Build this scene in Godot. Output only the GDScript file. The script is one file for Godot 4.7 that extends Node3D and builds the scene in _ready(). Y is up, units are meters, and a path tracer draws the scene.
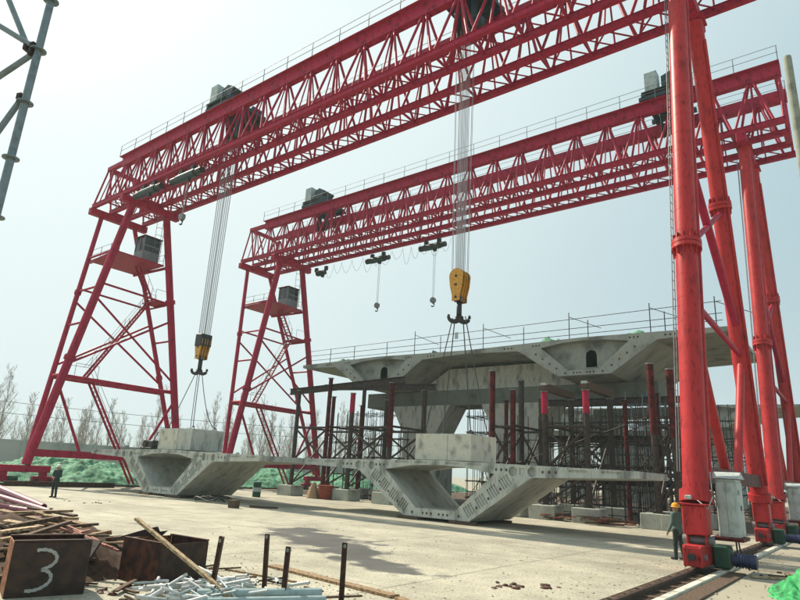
extends Node3D

var rng := RandomNumberGenerator.new()
var mesh_cache := {}
var used := {}
var M := {}

const Z1 := -26.73
const Z2 := -44.84
const XR := -4.43
const XL := -51.1
const YB := 25.67
const YT := 30.7

# ---------------------------------------------------------------- textures and materials
func noise_tex(seed_: int, freq: float, cols: Array, offs: Array, kind := FastNoiseLite.TYPE_SIMPLEX_SMOOTH, oct := 4, size := 512) -> NoiseTexture2D:
	var n := FastNoiseLite.new()
	n.seed = seed_
	n.frequency = freq
	n.noise_type = kind
	n.fractal_octaves = oct
	var g := Gradient.new()
	g.offsets = PackedFloat32Array(offs)
	var pc := PackedColorArray()
	for c in cols:
		pc.append(c)
	g.colors = pc
	var t := NoiseTexture2D.new()
	t.width = size
	t.height = size
	t.seamless = true
	t.noise = n
	t.color_ramp = g
	return t

func lin(r: float, g: float, b: float) -> Color:
	return Color(r, g, b).linear_to_srgb()

func gray(v: float) -> Color:
	return Color(v, v, v)

func mat(called: String, c: Color, rough: float, tex: Texture2D = null, scale := 0.3, metal := 0.0, bump: Texture2D = null, bump_cm := 0.0) -> StandardMaterial3D:
	var m := StandardMaterial3D.new()
	m.albedo_color = c
	m.roughness = rough
	m.metallic = metal
	if tex or bump:
		m.uv1_triplanar = true
		m.uv1_world_triplanar = true
		m.uv1_scale = Vector3.ONE * scale
	if tex:
		m.albedo_texture = tex
	if bump:
		m.heightmap_enabled = true
		m.heightmap_texture = bump
		m.heightmap_scale = bump_cm
	M[called] = m
	return m

func make_materials() -> void:
	var grime := noise_tex(3, 0.012, [gray(0.78), gray(0.95), gray(1.0)], [0.15, 0.4, 0.8])
	var blotch := noise_tex(8, 0.008, [gray(0.68), gray(0.86), gray(0.97), gray(1.0), Color(0.97, 0.94, 0.88)], [0.08, 0.27, 0.45, 0.7, 0.95], FastNoiseLite.TYPE_SIMPLEX_SMOOTH, 5)
	var fine := noise_tex(5, 0.06, [gray(0.3), gray(0.7)], [0.1, 0.9], FastNoiseLite.TYPE_SIMPLEX_SMOOTH, 4)
	var rusty := noise_tex(12, 0.02, [Color(0.45, 0.3, 0.22), Color(0.8, 0.62, 0.5), Color(1, 0.85, 0.7)], [0.2, 0.5, 0.85], FastNoiseLite.TYPE_SIMPLEX_SMOOTH, 5)
	var netty := noise_tex(21, 0.02, [Color(0.28, 0.5, 0.4), Color(0.75, 0.9, 0.8), Color(1.0, 1.0, 0.95)], [0.2, 0.5, 0.85], FastNoiseLite.TYPE_SIMPLEX_SMOOTH, 5)
	var woody := noise_tex(31, 0.03, [Color(0.6, 0.52, 0.44), Color(0.9, 0.85, 0.78), Color(1, 1, 1)], [0.2, 0.55, 0.9], FastNoiseLite.TYPE_SIMPLEX_SMOOTH, 5)
	var worn := noise_tex(41, 0.011, [Color(0.62, 0.7, 0.66), Color(0.84, 0.88, 0.87), gray(0.92), gray(0.96), gray(1.0)], [0.08, 0.2, 0.36, 0.6, 0.9], FastNoiseLite.TYPE_SIMPLEX_SMOOTH, 6)
	mat("red", lin(0.42, 0.016, 0.058), 0.5, worn, 0.2)
	M.red.uv1_scale = Vector3(0.35, 0.12, 0.35)
	mat("red_lo", lin(0.5, 0.036, 0.04), 0.42, worn, 0.2)
	M.red_lo.uv1_scale = Vector3(0.4, 0.1, 0.4)
	mat("maroon", lin(0.13, 0.022, 0.036), 0.55, rusty, 0.2)
	mat("steel_dark", lin(0.055, 0.05, 0.052), 0.6, rusty, 0.3)
	mat("steel_grey", lin(0.2, 0.22, 0.23), 0.5, grime, 0.5, 0.2)
	mat("galv", lin(0.2, 0.25, 0.27), 0.42, grime, 1.5, 0.35)
	mat("wire", lin(0.3, 0.32, 0.33), 0.5, null, 1.0, 0.3)
	mat("wire_dark", lin(0.05, 0.055, 0.06), 0.6)
	mat("machine", lin(0.018, 0.05, 0.055), 0.5, grime, 0.4)
	mat("cab_pale", lin(0.42, 0.5, 0.48), 0.5, grime, 0.3)
	mat("cab_grey", lin(0.46, 0.52, 0.51), 0.45, grime, 0.35)
	mat("yellow", lin(0.62, 0.3, 0.03), 0.45, grime, 0.8)
	mat("window", lin(0.03, 0.04, 0.045), 0.15)
	mat("black", lin(0.018, 0.02, 0.022), 0.5)
	mat("green_dark", lin(0.012, 0.07, 0.04), 0.5, grime, 0.8)
	mat("blue", lin(0.012, 0.022, 0.09), 0.45, grime, 0.8)
	mat("concrete", lin(0.49, 0.5, 0.45), 0.85, blotch, 0.16, 0.0, fine, 0.4)
	for k in ["concrete"]:
		M[k].uv1_scale = Vector3(0.3, 0.1, 0.3)
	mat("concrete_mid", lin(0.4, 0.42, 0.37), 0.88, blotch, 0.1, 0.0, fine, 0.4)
	mat("concrete_old", lin(0.34, 0.36, 0.32), 0.88, blotch, 0.1, 0.0, fine, 0.4)
	mat("concrete_block", lin(0.6, 0.575, 0.48), 0.88, blotch, 0.22, 0.0, fine, 0.5)
	mat("concrete_green_shade", lin(0.17, 0.19, 0.165), 0.8, blotch, 0.1)  # cap beams: greenish concrete, darkened to carry the shade under the deck
	mat("rust", lin(0.1, 0.042, 0.025), 0.7, rusty, 0.35)
	mat("rust_dark", lin(0.05, 0.032, 0.025), 0.6, rusty, 0.35)
	mat("rust_sunlit", lin(0.36, 0.2, 0.09), 0.75, rusty, 0.7)  # tan of a sunlit rusty plate, sunlight put into the colour
	mat("wood", lin(0.36, 0.27, 0.17), 0.8, woody, 0.7)
	mat("wood_pale", lin(0.55, 0.46, 0.32), 0.8, woody, 0.7)
	mat("wood_dark", lin(0.13, 0.09, 0.065), 0.85, woody, 0.7)
	mat("pink", lin(0.45, 0.2, 0.17), 0.7, woody, 0.9)
	mat("pipe_white", lin(0.6, 0.62, 0.62), 0.4, grime, 1.0)
	mat("pipe_teal", lin(0.33, 0.42, 0.42), 0.4, grime, 1.0)
	mat("pipe_purple", lin(0.3, 0.1, 0.13), 0.5, grime, 0.8)
	mat("net", lin(0.13, 0.33, 0.23), 0.8, netty, 0.12, 0.0, fine, 3.0)
	mat("net_bright", lin(0.05, 0.42, 0.16), 0.75, netty, 0.5, 0.0, fine, 2.0)
	mat("hazy_bark", lin(0.32, 0.3, 0.27), 0.9)  # bark paled so that distance haze is in the colour
	mat("steel_brown", lin(0.085, 0.05, 0.035), 0.7, rusty, 0.8)
	mat("soil", lin(0.11, 0.1, 0.075), 0.95, rusty, 0.12)
	mat("wall", lin(0.42, 0.43, 0.41), 0.9, blotch, 0.05)
	mat("dirt", lin(0.33, 0.3, 0.23), 0.95, blotch, 0.045)
	mat("dirt_dark", lin(0.09, 0.075, 0.055), 0.95, rusty, 0.5)
	mat("chalk", lin(0.42, 0.42, 0.4), 0.9, grime, 4.0)
	mat("pole", lin(0.27, 0.29, 0.24), 0.85, blotch, 0.5)
	mat("brick_red", lin(0.4, 0.1, 0.06), 0.7, rusty, 1.0)
	mat("cloth_tan", lin(0.5, 0.38, 0.25), 0.9, woody, 0.8)
	mat("helmet_orange", lin(0.7, 0.32, 0.02), 0.35)
	mat("helmet_white", lin(0.6, 0.6, 0.55), 0.4)
	mat("sign", lin(0.45, 0.5, 0.5), 0.5)
	mat("blue_net", lin(0.05, 0.09, 0.25), 0.8)
	var streak := noise_tex(55, 0.03, [Color(0.55, 0.5, 0.45), Color(0.86, 0.84, 0.82), gray(1.0), gray(1.0)], [0.14, 0.26, 0.36, 0.9], FastNoiseLite.TYPE_SIMPLEX_SMOOTH, 5)
	var soft_streak := noise_tex(56, 0.022, [gray(0.78), gray(0.93), gray(1.0), gray(1.0)], [0.12, 0.28, 0.42, 0.9], FastNoiseLite.TYPE_SIMPLEX_SMOOTH, 5)
	for k in ["red", "red_lo", "concrete", "concrete_mid", "concrete_old", "cab_grey"]:
		var m: StandardMaterial3D = M[k]
		m.detail_enabled = true
		m.detail_blend_mode = BaseMaterial3D.BLEND_MODE_MUL
		m.detail_uv_layer = BaseMaterial3D.DETAIL_UV_2
		m.detail_albedo = soft_streak if k.begins_with("conc") or k == "cab_grey" else streak
		m.uv2_triplanar = true
		m.uv2_world_triplanar = true
		m.uv2_scale = Vector3(0.55, 0.12, 0.55)
	for k in ["red", "red_lo", "maroon"]:
		M[k].metallic_specular = 0.3
	var skin := mat("people", Color.WHITE, 0.85)
	skin.vertex_color_use_as_albedo = true

# ---------------------------------------------------------------- building blocks
func named(called: String) -> String:
	if not used.has(called):
		used[called] = 0
		return called
	used[called] += 1
	return "%s_%03d" % [called, used[called]]

func thing(called: String, at: Vector3, label: String, category: String, group := "") -> Node3D:
	var o := Node3D.new()
	o.name = named(called)
	add_child(o)
	o.position = at
	tag(o, label, category, group)
	return o

func tag(o: Node, label: String, category: String, group := "") -> Node:
	o.set_meta("label", label)
	o.set_meta("category", category)
	if group != "":
		o.set_meta("group", group)
	return o

func copy(o: Node3D, called: String, at: Vector3, label := "") -> Node3D:
	var c: Node3D = o.duplicate()
	c.name = named(called)
	add_child(c)
	c.position = at
	if label != "":
		c.set_meta("label", label)
	return c

func origin(p: Node) -> Vector3:
	var o := Vector3.ZERO
	while p != self and p is Node3D:
		o += p.position
		p = p.get_parent()
	return o

func put(parent: Node, called: String, mesh: Mesh, m: Material, t := Transform3D()) -> MeshInstance3D:
	var o := MeshInstance3D.new()
	o.name = named(called) if parent == self else called
	o.mesh = mesh
	o.material_override = m
	parent.add_child(o, true)
	t.origin -= origin(parent)
	o.transform = t
	return o

func cyl(sides: int) -> Mesh:
	var k := "c%d" % sides
	if not mesh_cache.has(k):
		var c := CylinderMesh.new()
		c.top_radius = 1.0
		c.bottom_radius = 1.0
		c.height = 1.0
		c.radial_segments = sides
		c.rings = 0
		mesh_cache[k] = c
	return mesh_cache[k]

func ubox() -> Mesh:
	if not mesh_cache.has("b"):
		var b := BoxMesh.new()
		b.size = Vector3.ONE
		mesh_cache["b"] = b
	return mesh_cache["b"]

func frame(d: Vector3, up: Vector3) -> Basis:   # y along d
	var y := d.normalized()
	if absf(y.dot(up)) > 0.99:
		up = Vector3.RIGHT if absf(y.x) < 0.9 else Vector3.BACK
	var x := up.cross(y).normalized()
	return Basis(x, y, x.cross(y))

func bar(parent: Node, called: String, a: Vector3, b: Vector3, r: float, m: Material, sides := 8) -> MeshInstance3D:
	var f := frame(b - a, Vector3.UP)
	return put(parent, called, cyl(sides), m, Transform3D(Basis(f.x * r, f.y * a.distance_to(b), f.z * r), (a + b) / 2))

# square beam from a to b: w across (horizontal), h along up
func beam(parent: Node, called: String, a: Vector3, b: Vector3, w: float, h: float, m: Material, up := Vector3.UP) -> MeshInstance3D:
	var f := frame(b - a, up)
	return put(parent, called, ubox(), m, Transform3D(Basis(f.x * w, f.y * a.distance_to(b), f.z * h), (a + b) / 2))

func cbox(size: Vector3, bev := 0.02) -> Mesh:
	var k := "cb%s_%s" % [size, bev]
	if mesh_cache.has(k):
		return mesh_cache[k]
	var st := SurfaceTool.new()
	st.begin(Mesh.PRIMITIVE_TRIANGLES)
	st.set_smooth_group(-1)
	add_cbox(st, Transform3D(), size, bev)
	st.generate_normals()
	mesh_cache[k] = st.commit()
	return mesh_cache[k]

func tri(st: SurfaceTool, a: Vector3, b: Vector3, c: Vector3, out: Vector3) -> void:
	# clockwise seen from outside
	if (b - a).cross(c - a).dot(out) > 0:
		var t := b
		b = c
		c = t
	st.add_vertex(a)
	st.add_vertex(b)
	st.add_vertex(c)

func quad(st: SurfaceTool, a: Vector3, b: Vector3, c: Vector3, d: Vector3, out: Vector3) -> void:
	tri(st, a, b, c, out)
	tri(st, a, c, d, out)

func add_cbox(st: SurfaceTool, t: Transform3D, s: Vector3, bv: float) -> void:
	var h := s / 2
	var i := h - Vector3.ONE * bv
	for ax in 3:
		for sg in [-1.0, 1.0]:
			var u := (ax + 1) % 3
			var w := (ax + 2) % 3
			var p := []
			for q in [[-1, -1], [1, -1], [1, 1], [-1, 1]]:
				var v := Vector3.ZERO
				v[ax] = h[ax] * sg
				v[u] = i[u] * q[0]
				v[w] = i[w] * q[1]
				p.append(t * v)
			var n := Vector3.ZERO
			n[ax] = sg
			quad(st, p[0], p[1], p[2], p[3], t.basis * n)
	for ax in 3:
		var u := (ax + 1) % 3
		var w := (ax + 2) % 3
		for q in [[-1, -1], [1, -1], [1, 1], [-1, 1]]:
			var p := []
			for e in [[-1, 0], [1, 0], [1, 1], [-1, 1]]:
				var v := Vector3.ZERO
				v[ax] = i[ax] * e[0]
				v[u] = (h[u] if e[1] == 0 else i[u]) * q[0]
				v[w] = (i[w] if e[1] == 0 else h[w]) * q[1]
				p.append(t * v)
			var n := Vector3.ZERO
			n[u] = q[0]
			n[w] = q[1]
			quad(st, p[0], p[1], p[2], p[3], t.basis * n)
	for x in [-1, 1]:
		for y in [-1, 1]:
			for z in [-1, 1]:
				var sg := Vector3(x, y, z)
				tri(st, t * (Vector3(h.x, i.y, i.z) * sg), t * (Vector3(i.x, h.y, i.z) * sg), t * (Vector3(i.x, i.y, h.z) * sg), t.basis * sg)

func box(parent: Node, called: String, at: Vector3, size: Vector3, m: Material, turn := 0.0, bev := 0.02) -> MeshInstance3D:
	return put(parent, called, cbox(size, bev), m, Transform3D(Basis(Vector3.UP, turn), at))

# tube swept along points
func sweep(pts: Array, r: float, sides := 6, r_end := -1.0) -> Mesh:
	var st := SurfaceTool.new()
	st.begin(Mesh.PRIMITIVE_TRIANGLES)
	add_sweep(st, pts, r, sides, r_end)
	st.generate_normals()
	return st.commit()

func add_sweep(st: SurfaceTool, pts: Array, r: float, sides := 6, r_end := -1.0) -> void:
	var prev := []
	var n := pts.size()
	for k in n:
		var d: Vector3 = pts[min(k + 1, n - 1)] - pts[max(k - 1, 0)]
		var f := frame(d, Vector3.UP if absf(d.normalized().y) < 0.95 else Vector3.RIGHT)
		var rr := r if r_end < 0 else lerpf(r, r_end, k / float(n - 1))
		var ring := []
		for j in sides:
			var a := TAU * j / sides
			ring.append(pts[k] + (f.x * cos(a) + f.z * sin(a)) * rr)
		if k > 0:
			for j in sides:
				var j2 := (j + 1) % sides
				var mid: Vector3 = (ring[j] + ring[j2]) / 2 - pts[k]
				quad(st, prev[j], prev[j2], ring[j2], ring[j], mid)
		if k == 0 or k == n - 1:
			var o := d if k else -d
			for j in range(1, sides - 1):
				tri(st, ring[0], ring[j], ring[j + 1], o)
		prev = ring

# lathe: profile of [radius, y]
func lathe(prof: Array, sides := 20) -> Mesh:
	var st := SurfaceTool.new()
	st.begin(Mesh.PRIMITIVE_TRIANGLES)
	st.set_smooth_group(-1)
	for k in prof.size() - 1:
		for j in sides:
			var a := TAU * j / sides
			var b := TAU * (j + 1) / sides
			var p: Array = prof[k]
			var q: Array = prof[k + 1]
			var mid := (a + b) / 2
			var out := Vector3(cos(mid) * (q[1] - p[1]), p[0] - q[0], sin(mid) * (q[1] - p[1]))
			quad(st, Vector3(cos(a) * p[0], p[1], sin(a) * p[0]), Vector3(cos(b) * p[0], p[1], sin(b) * p[0]), Vector3(cos(b) * q[0], q[1], sin(b) * q[0]), Vector3(cos(a) * q[0], q[1], sin(a) * q[0]), out)
	st.generate_normals()
	return st.commit()

# extruded polygon, xy outline pushed along z by +-depth/2
func prism(poly: PackedVector2Array, depth: float) -> Mesh:
	var st := SurfaceTool.new()
	st.begin(Mesh.PRIMITIVE_TRIANGLES)
	st.set_smooth_group(-1)
	var idx := Geometry2D.triangulate_polygon(poly)
	for s in [-1.0, 1.0]:
		for k in range(0, idx.size(), 3):
			var p := []
			for e in 3:
				var v := poly[idx[k + e]]
				p.append(Vector3(v.x, v.y, s * depth / 2))
			tri(st, p[0], p[1], p[2], Vector3(0, 0, s))
	var cw := Geometry2D.is_polygon_clockwise(poly)
	for k in poly.size():
		var a := poly[k]
		var b := poly[(k + 1) % poly.size()]
		var e := b - a
		var out := Vector3(-e.y, e.x, 0) if cw else Vector3(e.y, -e.x, 0)
		quad(st, Vector3(a.x, a.y, -depth / 2), Vector3(b.x, b.y, -depth / 2), Vector3(b.x, b.y, depth / 2), Vector3(a.x, a.y, depth / 2), out)
	st.generate_normals()
	return st.commit()

func structure(called: String, mesh: Mesh, m: Material, t := Transform3D()) -> MeshInstance3D:
	var o := put(self, called, mesh, m, t)
	o.set_meta("kind", "structure")
	return o

func sheet(x0: float, x1: float, z0: float, z1: float, y: float, uv2 := 1.0) -> Mesh:
	var st := SurfaceTool.new()
	st.begin(Mesh.PRIMITIVE_TRIANGLES)
	for v in [[0, 0], [1, 0], [1, 1], [0, 0], [1, 1], [0, 1]]:
		st.set_normal(Vector3.UP)
		var x := lerpf(x0, x1, v[0])
		var z := lerpf(z0, z1, v[1])
		st.set_uv(Vector2(v[0], v[1]))
		st.set_uv2(Vector2(x, z) / uv2)
		st.add_vertex(Vector3(x, y, z))
	return st.commit()

# ---------------------------------------------------------------- camera, sky, sun
func make_view() -> void:
	var cam := Camera3D.new()
	cam.name = "camera"
	var yaw := 0.6662
	var pitch := 0.2799
	var roll := 0.0525
	var fw := Vector3(-sin(yaw) * cos(pitch), sin(pitch), -cos(yaw) * cos(pitch))
	var rt := Vector3(cos(yaw), 0, -sin(yaw))
	var dn := fw.cross(rt)
	var r2 := rt * cos(roll) - dn * sin(roll)
	var d2 := rt * sin(roll) + dn * cos(roll)
	cam.transform = Transform3D(Basis(r2, -d2, -fw), Vector3(0, 2.3, 0))
	cam.fov = rad_to_deg(2.0 * atan(300.0 / 601.527))
	cam.near = 0.05
	cam.far = 4000
	add_child(cam)
	cam.current = true

	var sun := DirectionalLight3D.new()
	sun.name = "sun"
	var el := deg_to_rad(47.0)
	var az := deg_to_rad(-1.2)
	var to := Vector3(-cos(az) * cos(el), sin(el), sin(az) * cos(el))
	add_child(sun)
	sun.look_at_from_position(to * 200.0, Vector3.ZERO)
	sun.light_energy = 1.6
	sun.light_color = Color(1.0, 0.95, 0.86)
	sun.light_angular_distance = 0.6
	sun.shadow_enabled = true

	# hazy sky: white round the sun, paler blue away from it
	var w := 256
	var h := 128
	var im := Image.create(w, h, false, Image.FORMAT_RGBF)
	for y in h:
		var e := (0.5 - (y + 0.5) / h) * PI
		for x in w:
			var a := (x + 0.5) / w * TAU
			var d := Vector3(sin(a) * cos(e), sin(e), -cos(a) * cos(e))
			var c := d.dot(to)
			var up := clampf(d.y, 0.0, 1.0)
			var blue := Vector3(0.3, 0.435, 0.49).lerp(Vector3(0.54, 0.625, 0.63), pow(1.0 - up, 4.0))
			var glow := clampf(0.5 + 0.5 * c, 0.0, 1.0)
			var v := blue.lerp(Vector3(0.68, 0.765, 0.76), smoothstep(0.58, 0.98, glow)) + Vector3(1.0, 0.97, 0.9) * 0.9 * pow(glow, 60.0)
			if d.y < 0.0:
				v = v.lerp(Vector3(0.4, 0.38, 0.32), clampf(-d.y * 8.0, 0.0, 1.0))
			im.set_pixel(x, y, Color(v.x, v.y, v.z))
	var ps := PanoramaSkyMaterial.new()
	ps.panorama = ImageTexture.create_from_image(im)
	var sky := Sky.new()
	sky.sky_material = ps
	var env := Environment.new()
	env.background_mode = Environment.BG_SKY
	env.sky = sky
	env.background_energy_multiplier = 1.0
	env.tonemap_mode = Environment.TONE_MAPPER_LINEAR
	env.tonemap_exposure = 1.3
	env.fog_enabled = true
	env.fog_density = 0.0006
	env.fog_light_color = Color(0.86, 0.93, 0.93)
	env.sdfgi_enabled = true
	env.ssao_enabled = true
	env.ssil_enabled = true
	var we := WorldEnvironment.new()
	we.name = "world"
	we.environment = env
	add_child(we)

# ---------------------------------------------------------------- ground
func make_ground() -> void:
	structure("ground", sheet(-1500, 1500, -1500, 1500, -0.012), M.dirt)
	# concrete yard with stains, tyre tracks and a wet patch
	var x0 := -60.0
	var x1 := -4.9
	var z0 := -41.0
	var z1 := 14.1
	var n := 1536
	var a := FastNoiseLite.new()
	a.seed = 4
	a.frequency = 0.006
	a.fractal_octaves = 5
	var b := FastNoiseLite.new()
	b.seed = 9
	b.frequency = 0.05
	b.fractal_octaves = 4
	var d := FastNoiseLite.new()
	d.seed = 17
	d.frequency = 0.02
	d.fractal_octaves = 4
	var pa := a.get_image(n, n, false, false, false).get_data()
	var pb := b.get_image(n, n, false, false, false).get_data()
	var pd := d.get_image(n, n, false, false, false).get_data()
	var sx := FastNoiseLite.new()
	sx.seed = 23
	sx.frequency = 0.012
	sx.fractal_octaves = 5
	var ps := PackedByteArray()
	var strip := sx.get_image(n / 4, n, false, false, false)
	strip.resize(n, n, Image.INTERPOLATE_CUBIC)
	strip.convert(Image.FORMAT_L8)
	ps = strip.get_data()
	var px := PackedByteArray()
	px.resize(n * n * 3)
	var ro := PackedByteArray()
	ro.resize(n * n)
	# lines of the wet patch: polyline with half width
	var wet := [[Vector2(-17.6, -15.0), 0.25], [Vector2(-17.6, -17.0), 1.3], [Vector2(-14.6, -15.6), 1.35], [Vector2(-11.6, -13.8), 1.0], [Vector2(-9.4, -12.6), 0.75]]
	var tracks := []
	rng.seed = 44
	for k in 16:
		var p := Vector2(rng.randf_range(-34, -6), rng.randf_range(-30, -11))
		var ang := rng.randf_range(-0.35, 0.25)
		tracks.append([p, Vector2(cos(ang), sin(ang)), rng.randf_range(2.0, 8.0), rng.randf_range(-0.03, 0.03), rng.randf_range(0.06, 0.2), rng.randf_range(0.08, 0.22)])
	for j in n:
		var z := lerpf(z0, z1, (j + 0.5) / n)
		for i in n:
			var o := j * n + i
			var lo := pa[o] / 255.0
			var hi := pb[o] / 255.0
			var md := pd[o] / 255.0
			var v := 0.82 + 0.2 * (lo - 0.5) + 0.10 * (hi - 0.5) + 0.16 * (md - 0.5)
			v += 0.1 * (ps[o] / 255.0 - 0.5)
			var rough := 0.82
			var warm := 1.0
			if z > -32.0 and z < -8.0:
				var x := lerpf(x0, x1, (i + 0.5) / n)
				var p := Vector2(x, z)
				if x < -7.0 and x > -20.0 and z > -20.0:
					var best := 99.0
					for s in wet.size() - 1:
						var A: Vector2 = wet[s][0]
						var B: Vector2 = wet[s + 1][0]
						var t := clampf((p - A).dot(B - A) / (B - A).length_squared(), 0.0, 1.0)
						best = minf(best, p.distance_to(A.lerp(B, t)) - lerpf(wet[s][1], wet[s + 1][1], t))
					best += (md - 0.5) * 2.6 + (hi - 0.5) * 0.5
					if best < 0.0:
						var damp := clampf(-best * 2.2, 0.0, 1.0)
						v *= lerpf(1.0, 0.4 + 0.16 * lo, damp)
						rough = lerpf(rough, 0.55, damp)
						warm = lerpf(1.0, 0.45, damp)
				for tr in tracks:
					var q: Vector2 = p - tr[0]
					var t: float = q.dot(tr[1])
					if t > 0.0 and t < tr[2]:
						var c: float = absf(q.x * -tr[1].y + q.y * tr[1].x - tr[3] * t * t)
						if c < tr[4]:
							v *= 1.0 - tr[5] * clampf(md * 3.0 - 1.0, 0.0, 1.0)
			var gx := lerpf(x0, x1, (i + 0.5) / n)
			var jx := absf(fposmod(gx + 0.03 * md, 5.6) - 2.8)
			var jz := absf(fposmod(z + 0.03 * md, 7.2) - 3.6)
			if minf(jx, jz) < 0.03:
				v *= 0.86 - 0.12 * hi
			var crack := absf(lo - 0.47 - 0.03 * (md - 0.5))
			if crack < 0.0016 and md > 0.5:
				v *= 0.82
			if hi > 0.78 and md < 0.45:
				v *= 0.9
			px[o * 3] = int(clampf(v * 0.985, 0, 1) * 255)
			px[o * 3 + 1] = int(clampf(v * (0.985 - 0.025 * warm), 0, 1) * 255)
			px[o * 3 + 2] = int(clampf(v * (0.985 - 0.115 * warm), 0, 1) * 255)
			ro[o] = int(rough * 255)
	var m := StandardMaterial3D.new()
	m.albedo_color = Color(0.79, 0.79, 0.78)
	m.albedo_texture = ImageTexture.create_from_image(Image.create_from_data(n, n, false, Image.FORMAT_RGB8, px))
	m.roughness = 1.0
	m.roughness_texture = ImageTexture.create_from_image(Image.create_from_data(n, n, false, Image.FORMAT_L8, ro))
	m.detail_enabled = true
	m.detail_uv_layer = BaseMaterial3D.DETAIL_UV_2
	m.detail_blend_mode = BaseMaterial3D.BLEND_MODE_MUL
	m.detail_albedo = noise_tex(77, 0.05, [gray(0.8), gray(1.0), gray(1.0)], [0.15, 0.5, 0.9], FastNoiseLite.TYPE_SIMPLEX_SMOOTH, 5)
	structure("concrete_yard", sheet(x0, x1, z0, z1, 0.0, 2.3), m)

	structure("added_dark_soil", sheet(-49.5, -4.9, -130, -41, 0.0), M.soil)  # dark earth added under the bridge to lessen bounce light on its underside
	# track of the right hand crane rail
	structure("rail_trench", sheet(-4.9, -4.02, -160, 3, -0.006), M.dirt_dark)
	var kerb := put(self, "track_kerb", cbox(Vector3(0.2, 0.1, 160), 0.015), M.concrete_block, Transform3D(Basis(), Vector3(-3.92, 0.03, -78)))
	kerb.set_meta("kind", "structure")
	var rp := PackedVector2Array([Vector2(-0.07, 0), Vector2(0.07, 0), Vector2(0.07, 0.015), Vector2(0.012, 0.03), Vector2(0.012, 0.1), Vector2(0.038, 0.11), Vector2(0.038, 0.14), Vector2(-0.038, 0.14), Vector2(-0.038, 0.11), Vector2(-0.012, 0.1), Vector2(-0.012, 0.03), Vector2(-0.07, 0.015)])
	var pr := prism(rp, 160)
	for r in [[XR, "steel crane rail in the dark trench beside the grey cabinets"], [XL, "steel crane rail along the green netted soil mounds"]]:
		var o := put(self, "crane_rail", pr, M.rust_dark, Transform3D(Basis(), Vector3(r[0], -0.005, -78)))
		tag(o, r[1], "rail", "rails under the gantry cranes")
	structure("left_track_bed", sheet(-51.7, -50.5, -160, 3, 0.005), M.dirt_dark)
	rng.seed = 5
	for k in 26:
		var z := -9.0 - k * 0.95
		box(self, "rail_tie", Vector3(-4.44, -0.0, z), Vector3(0.7 + rng.randf() * 0.1, 0.05, 0.2), M.wood_dark, rng.randf_range(-0.04, 0.04), 0.01)
		var o := get_child(get_child_count() - 1)
		tag(o, "dark wooden tie under the rail in the trench", "rail tie", "ties under the trench rail")
	structure("timber_edge", cbox(Vector3(0.42, 0.05, 26), 0.01), M.wood_dark, Transform3D(Basis(), Vector3(-3.58, 0.01, -8)))

# ---------------------------------------------------------------- gantry crane
func flange(parent: Node, at: Vector3, dir: Vector3, r: float, m: Material) -> void:
	var d := dir.normalized()
	bar(parent, "flange", at - d * 0.17, at - d * 0.015, r * 1.38, m, 20)
	bar(parent, "flange", at + d * 0.015, at + d * 0.17, r * 1.38, m, 20)
	if r < 0.36:
		return
	var f := frame(d, Vector3.RIGHT)
	for k in 12:
		var a := TAU * k / 12.0
		var o := f.x * cos(a) + f.z * sin(a)
		for s in [-1.0, 1.0]:
			beam(parent, "gusset", at + o * r * 1.16 + d * s * 0.18, at + o * r * 1.1 + d * s * 0.44, 0.02, r * 0.26, m, o)
			bar(parent, "bolt", at + o * r * 1.28 + d * s * 0.17, at + o * r * 1.28 + d * s * 0.22, 0.025, m, 6)

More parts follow.
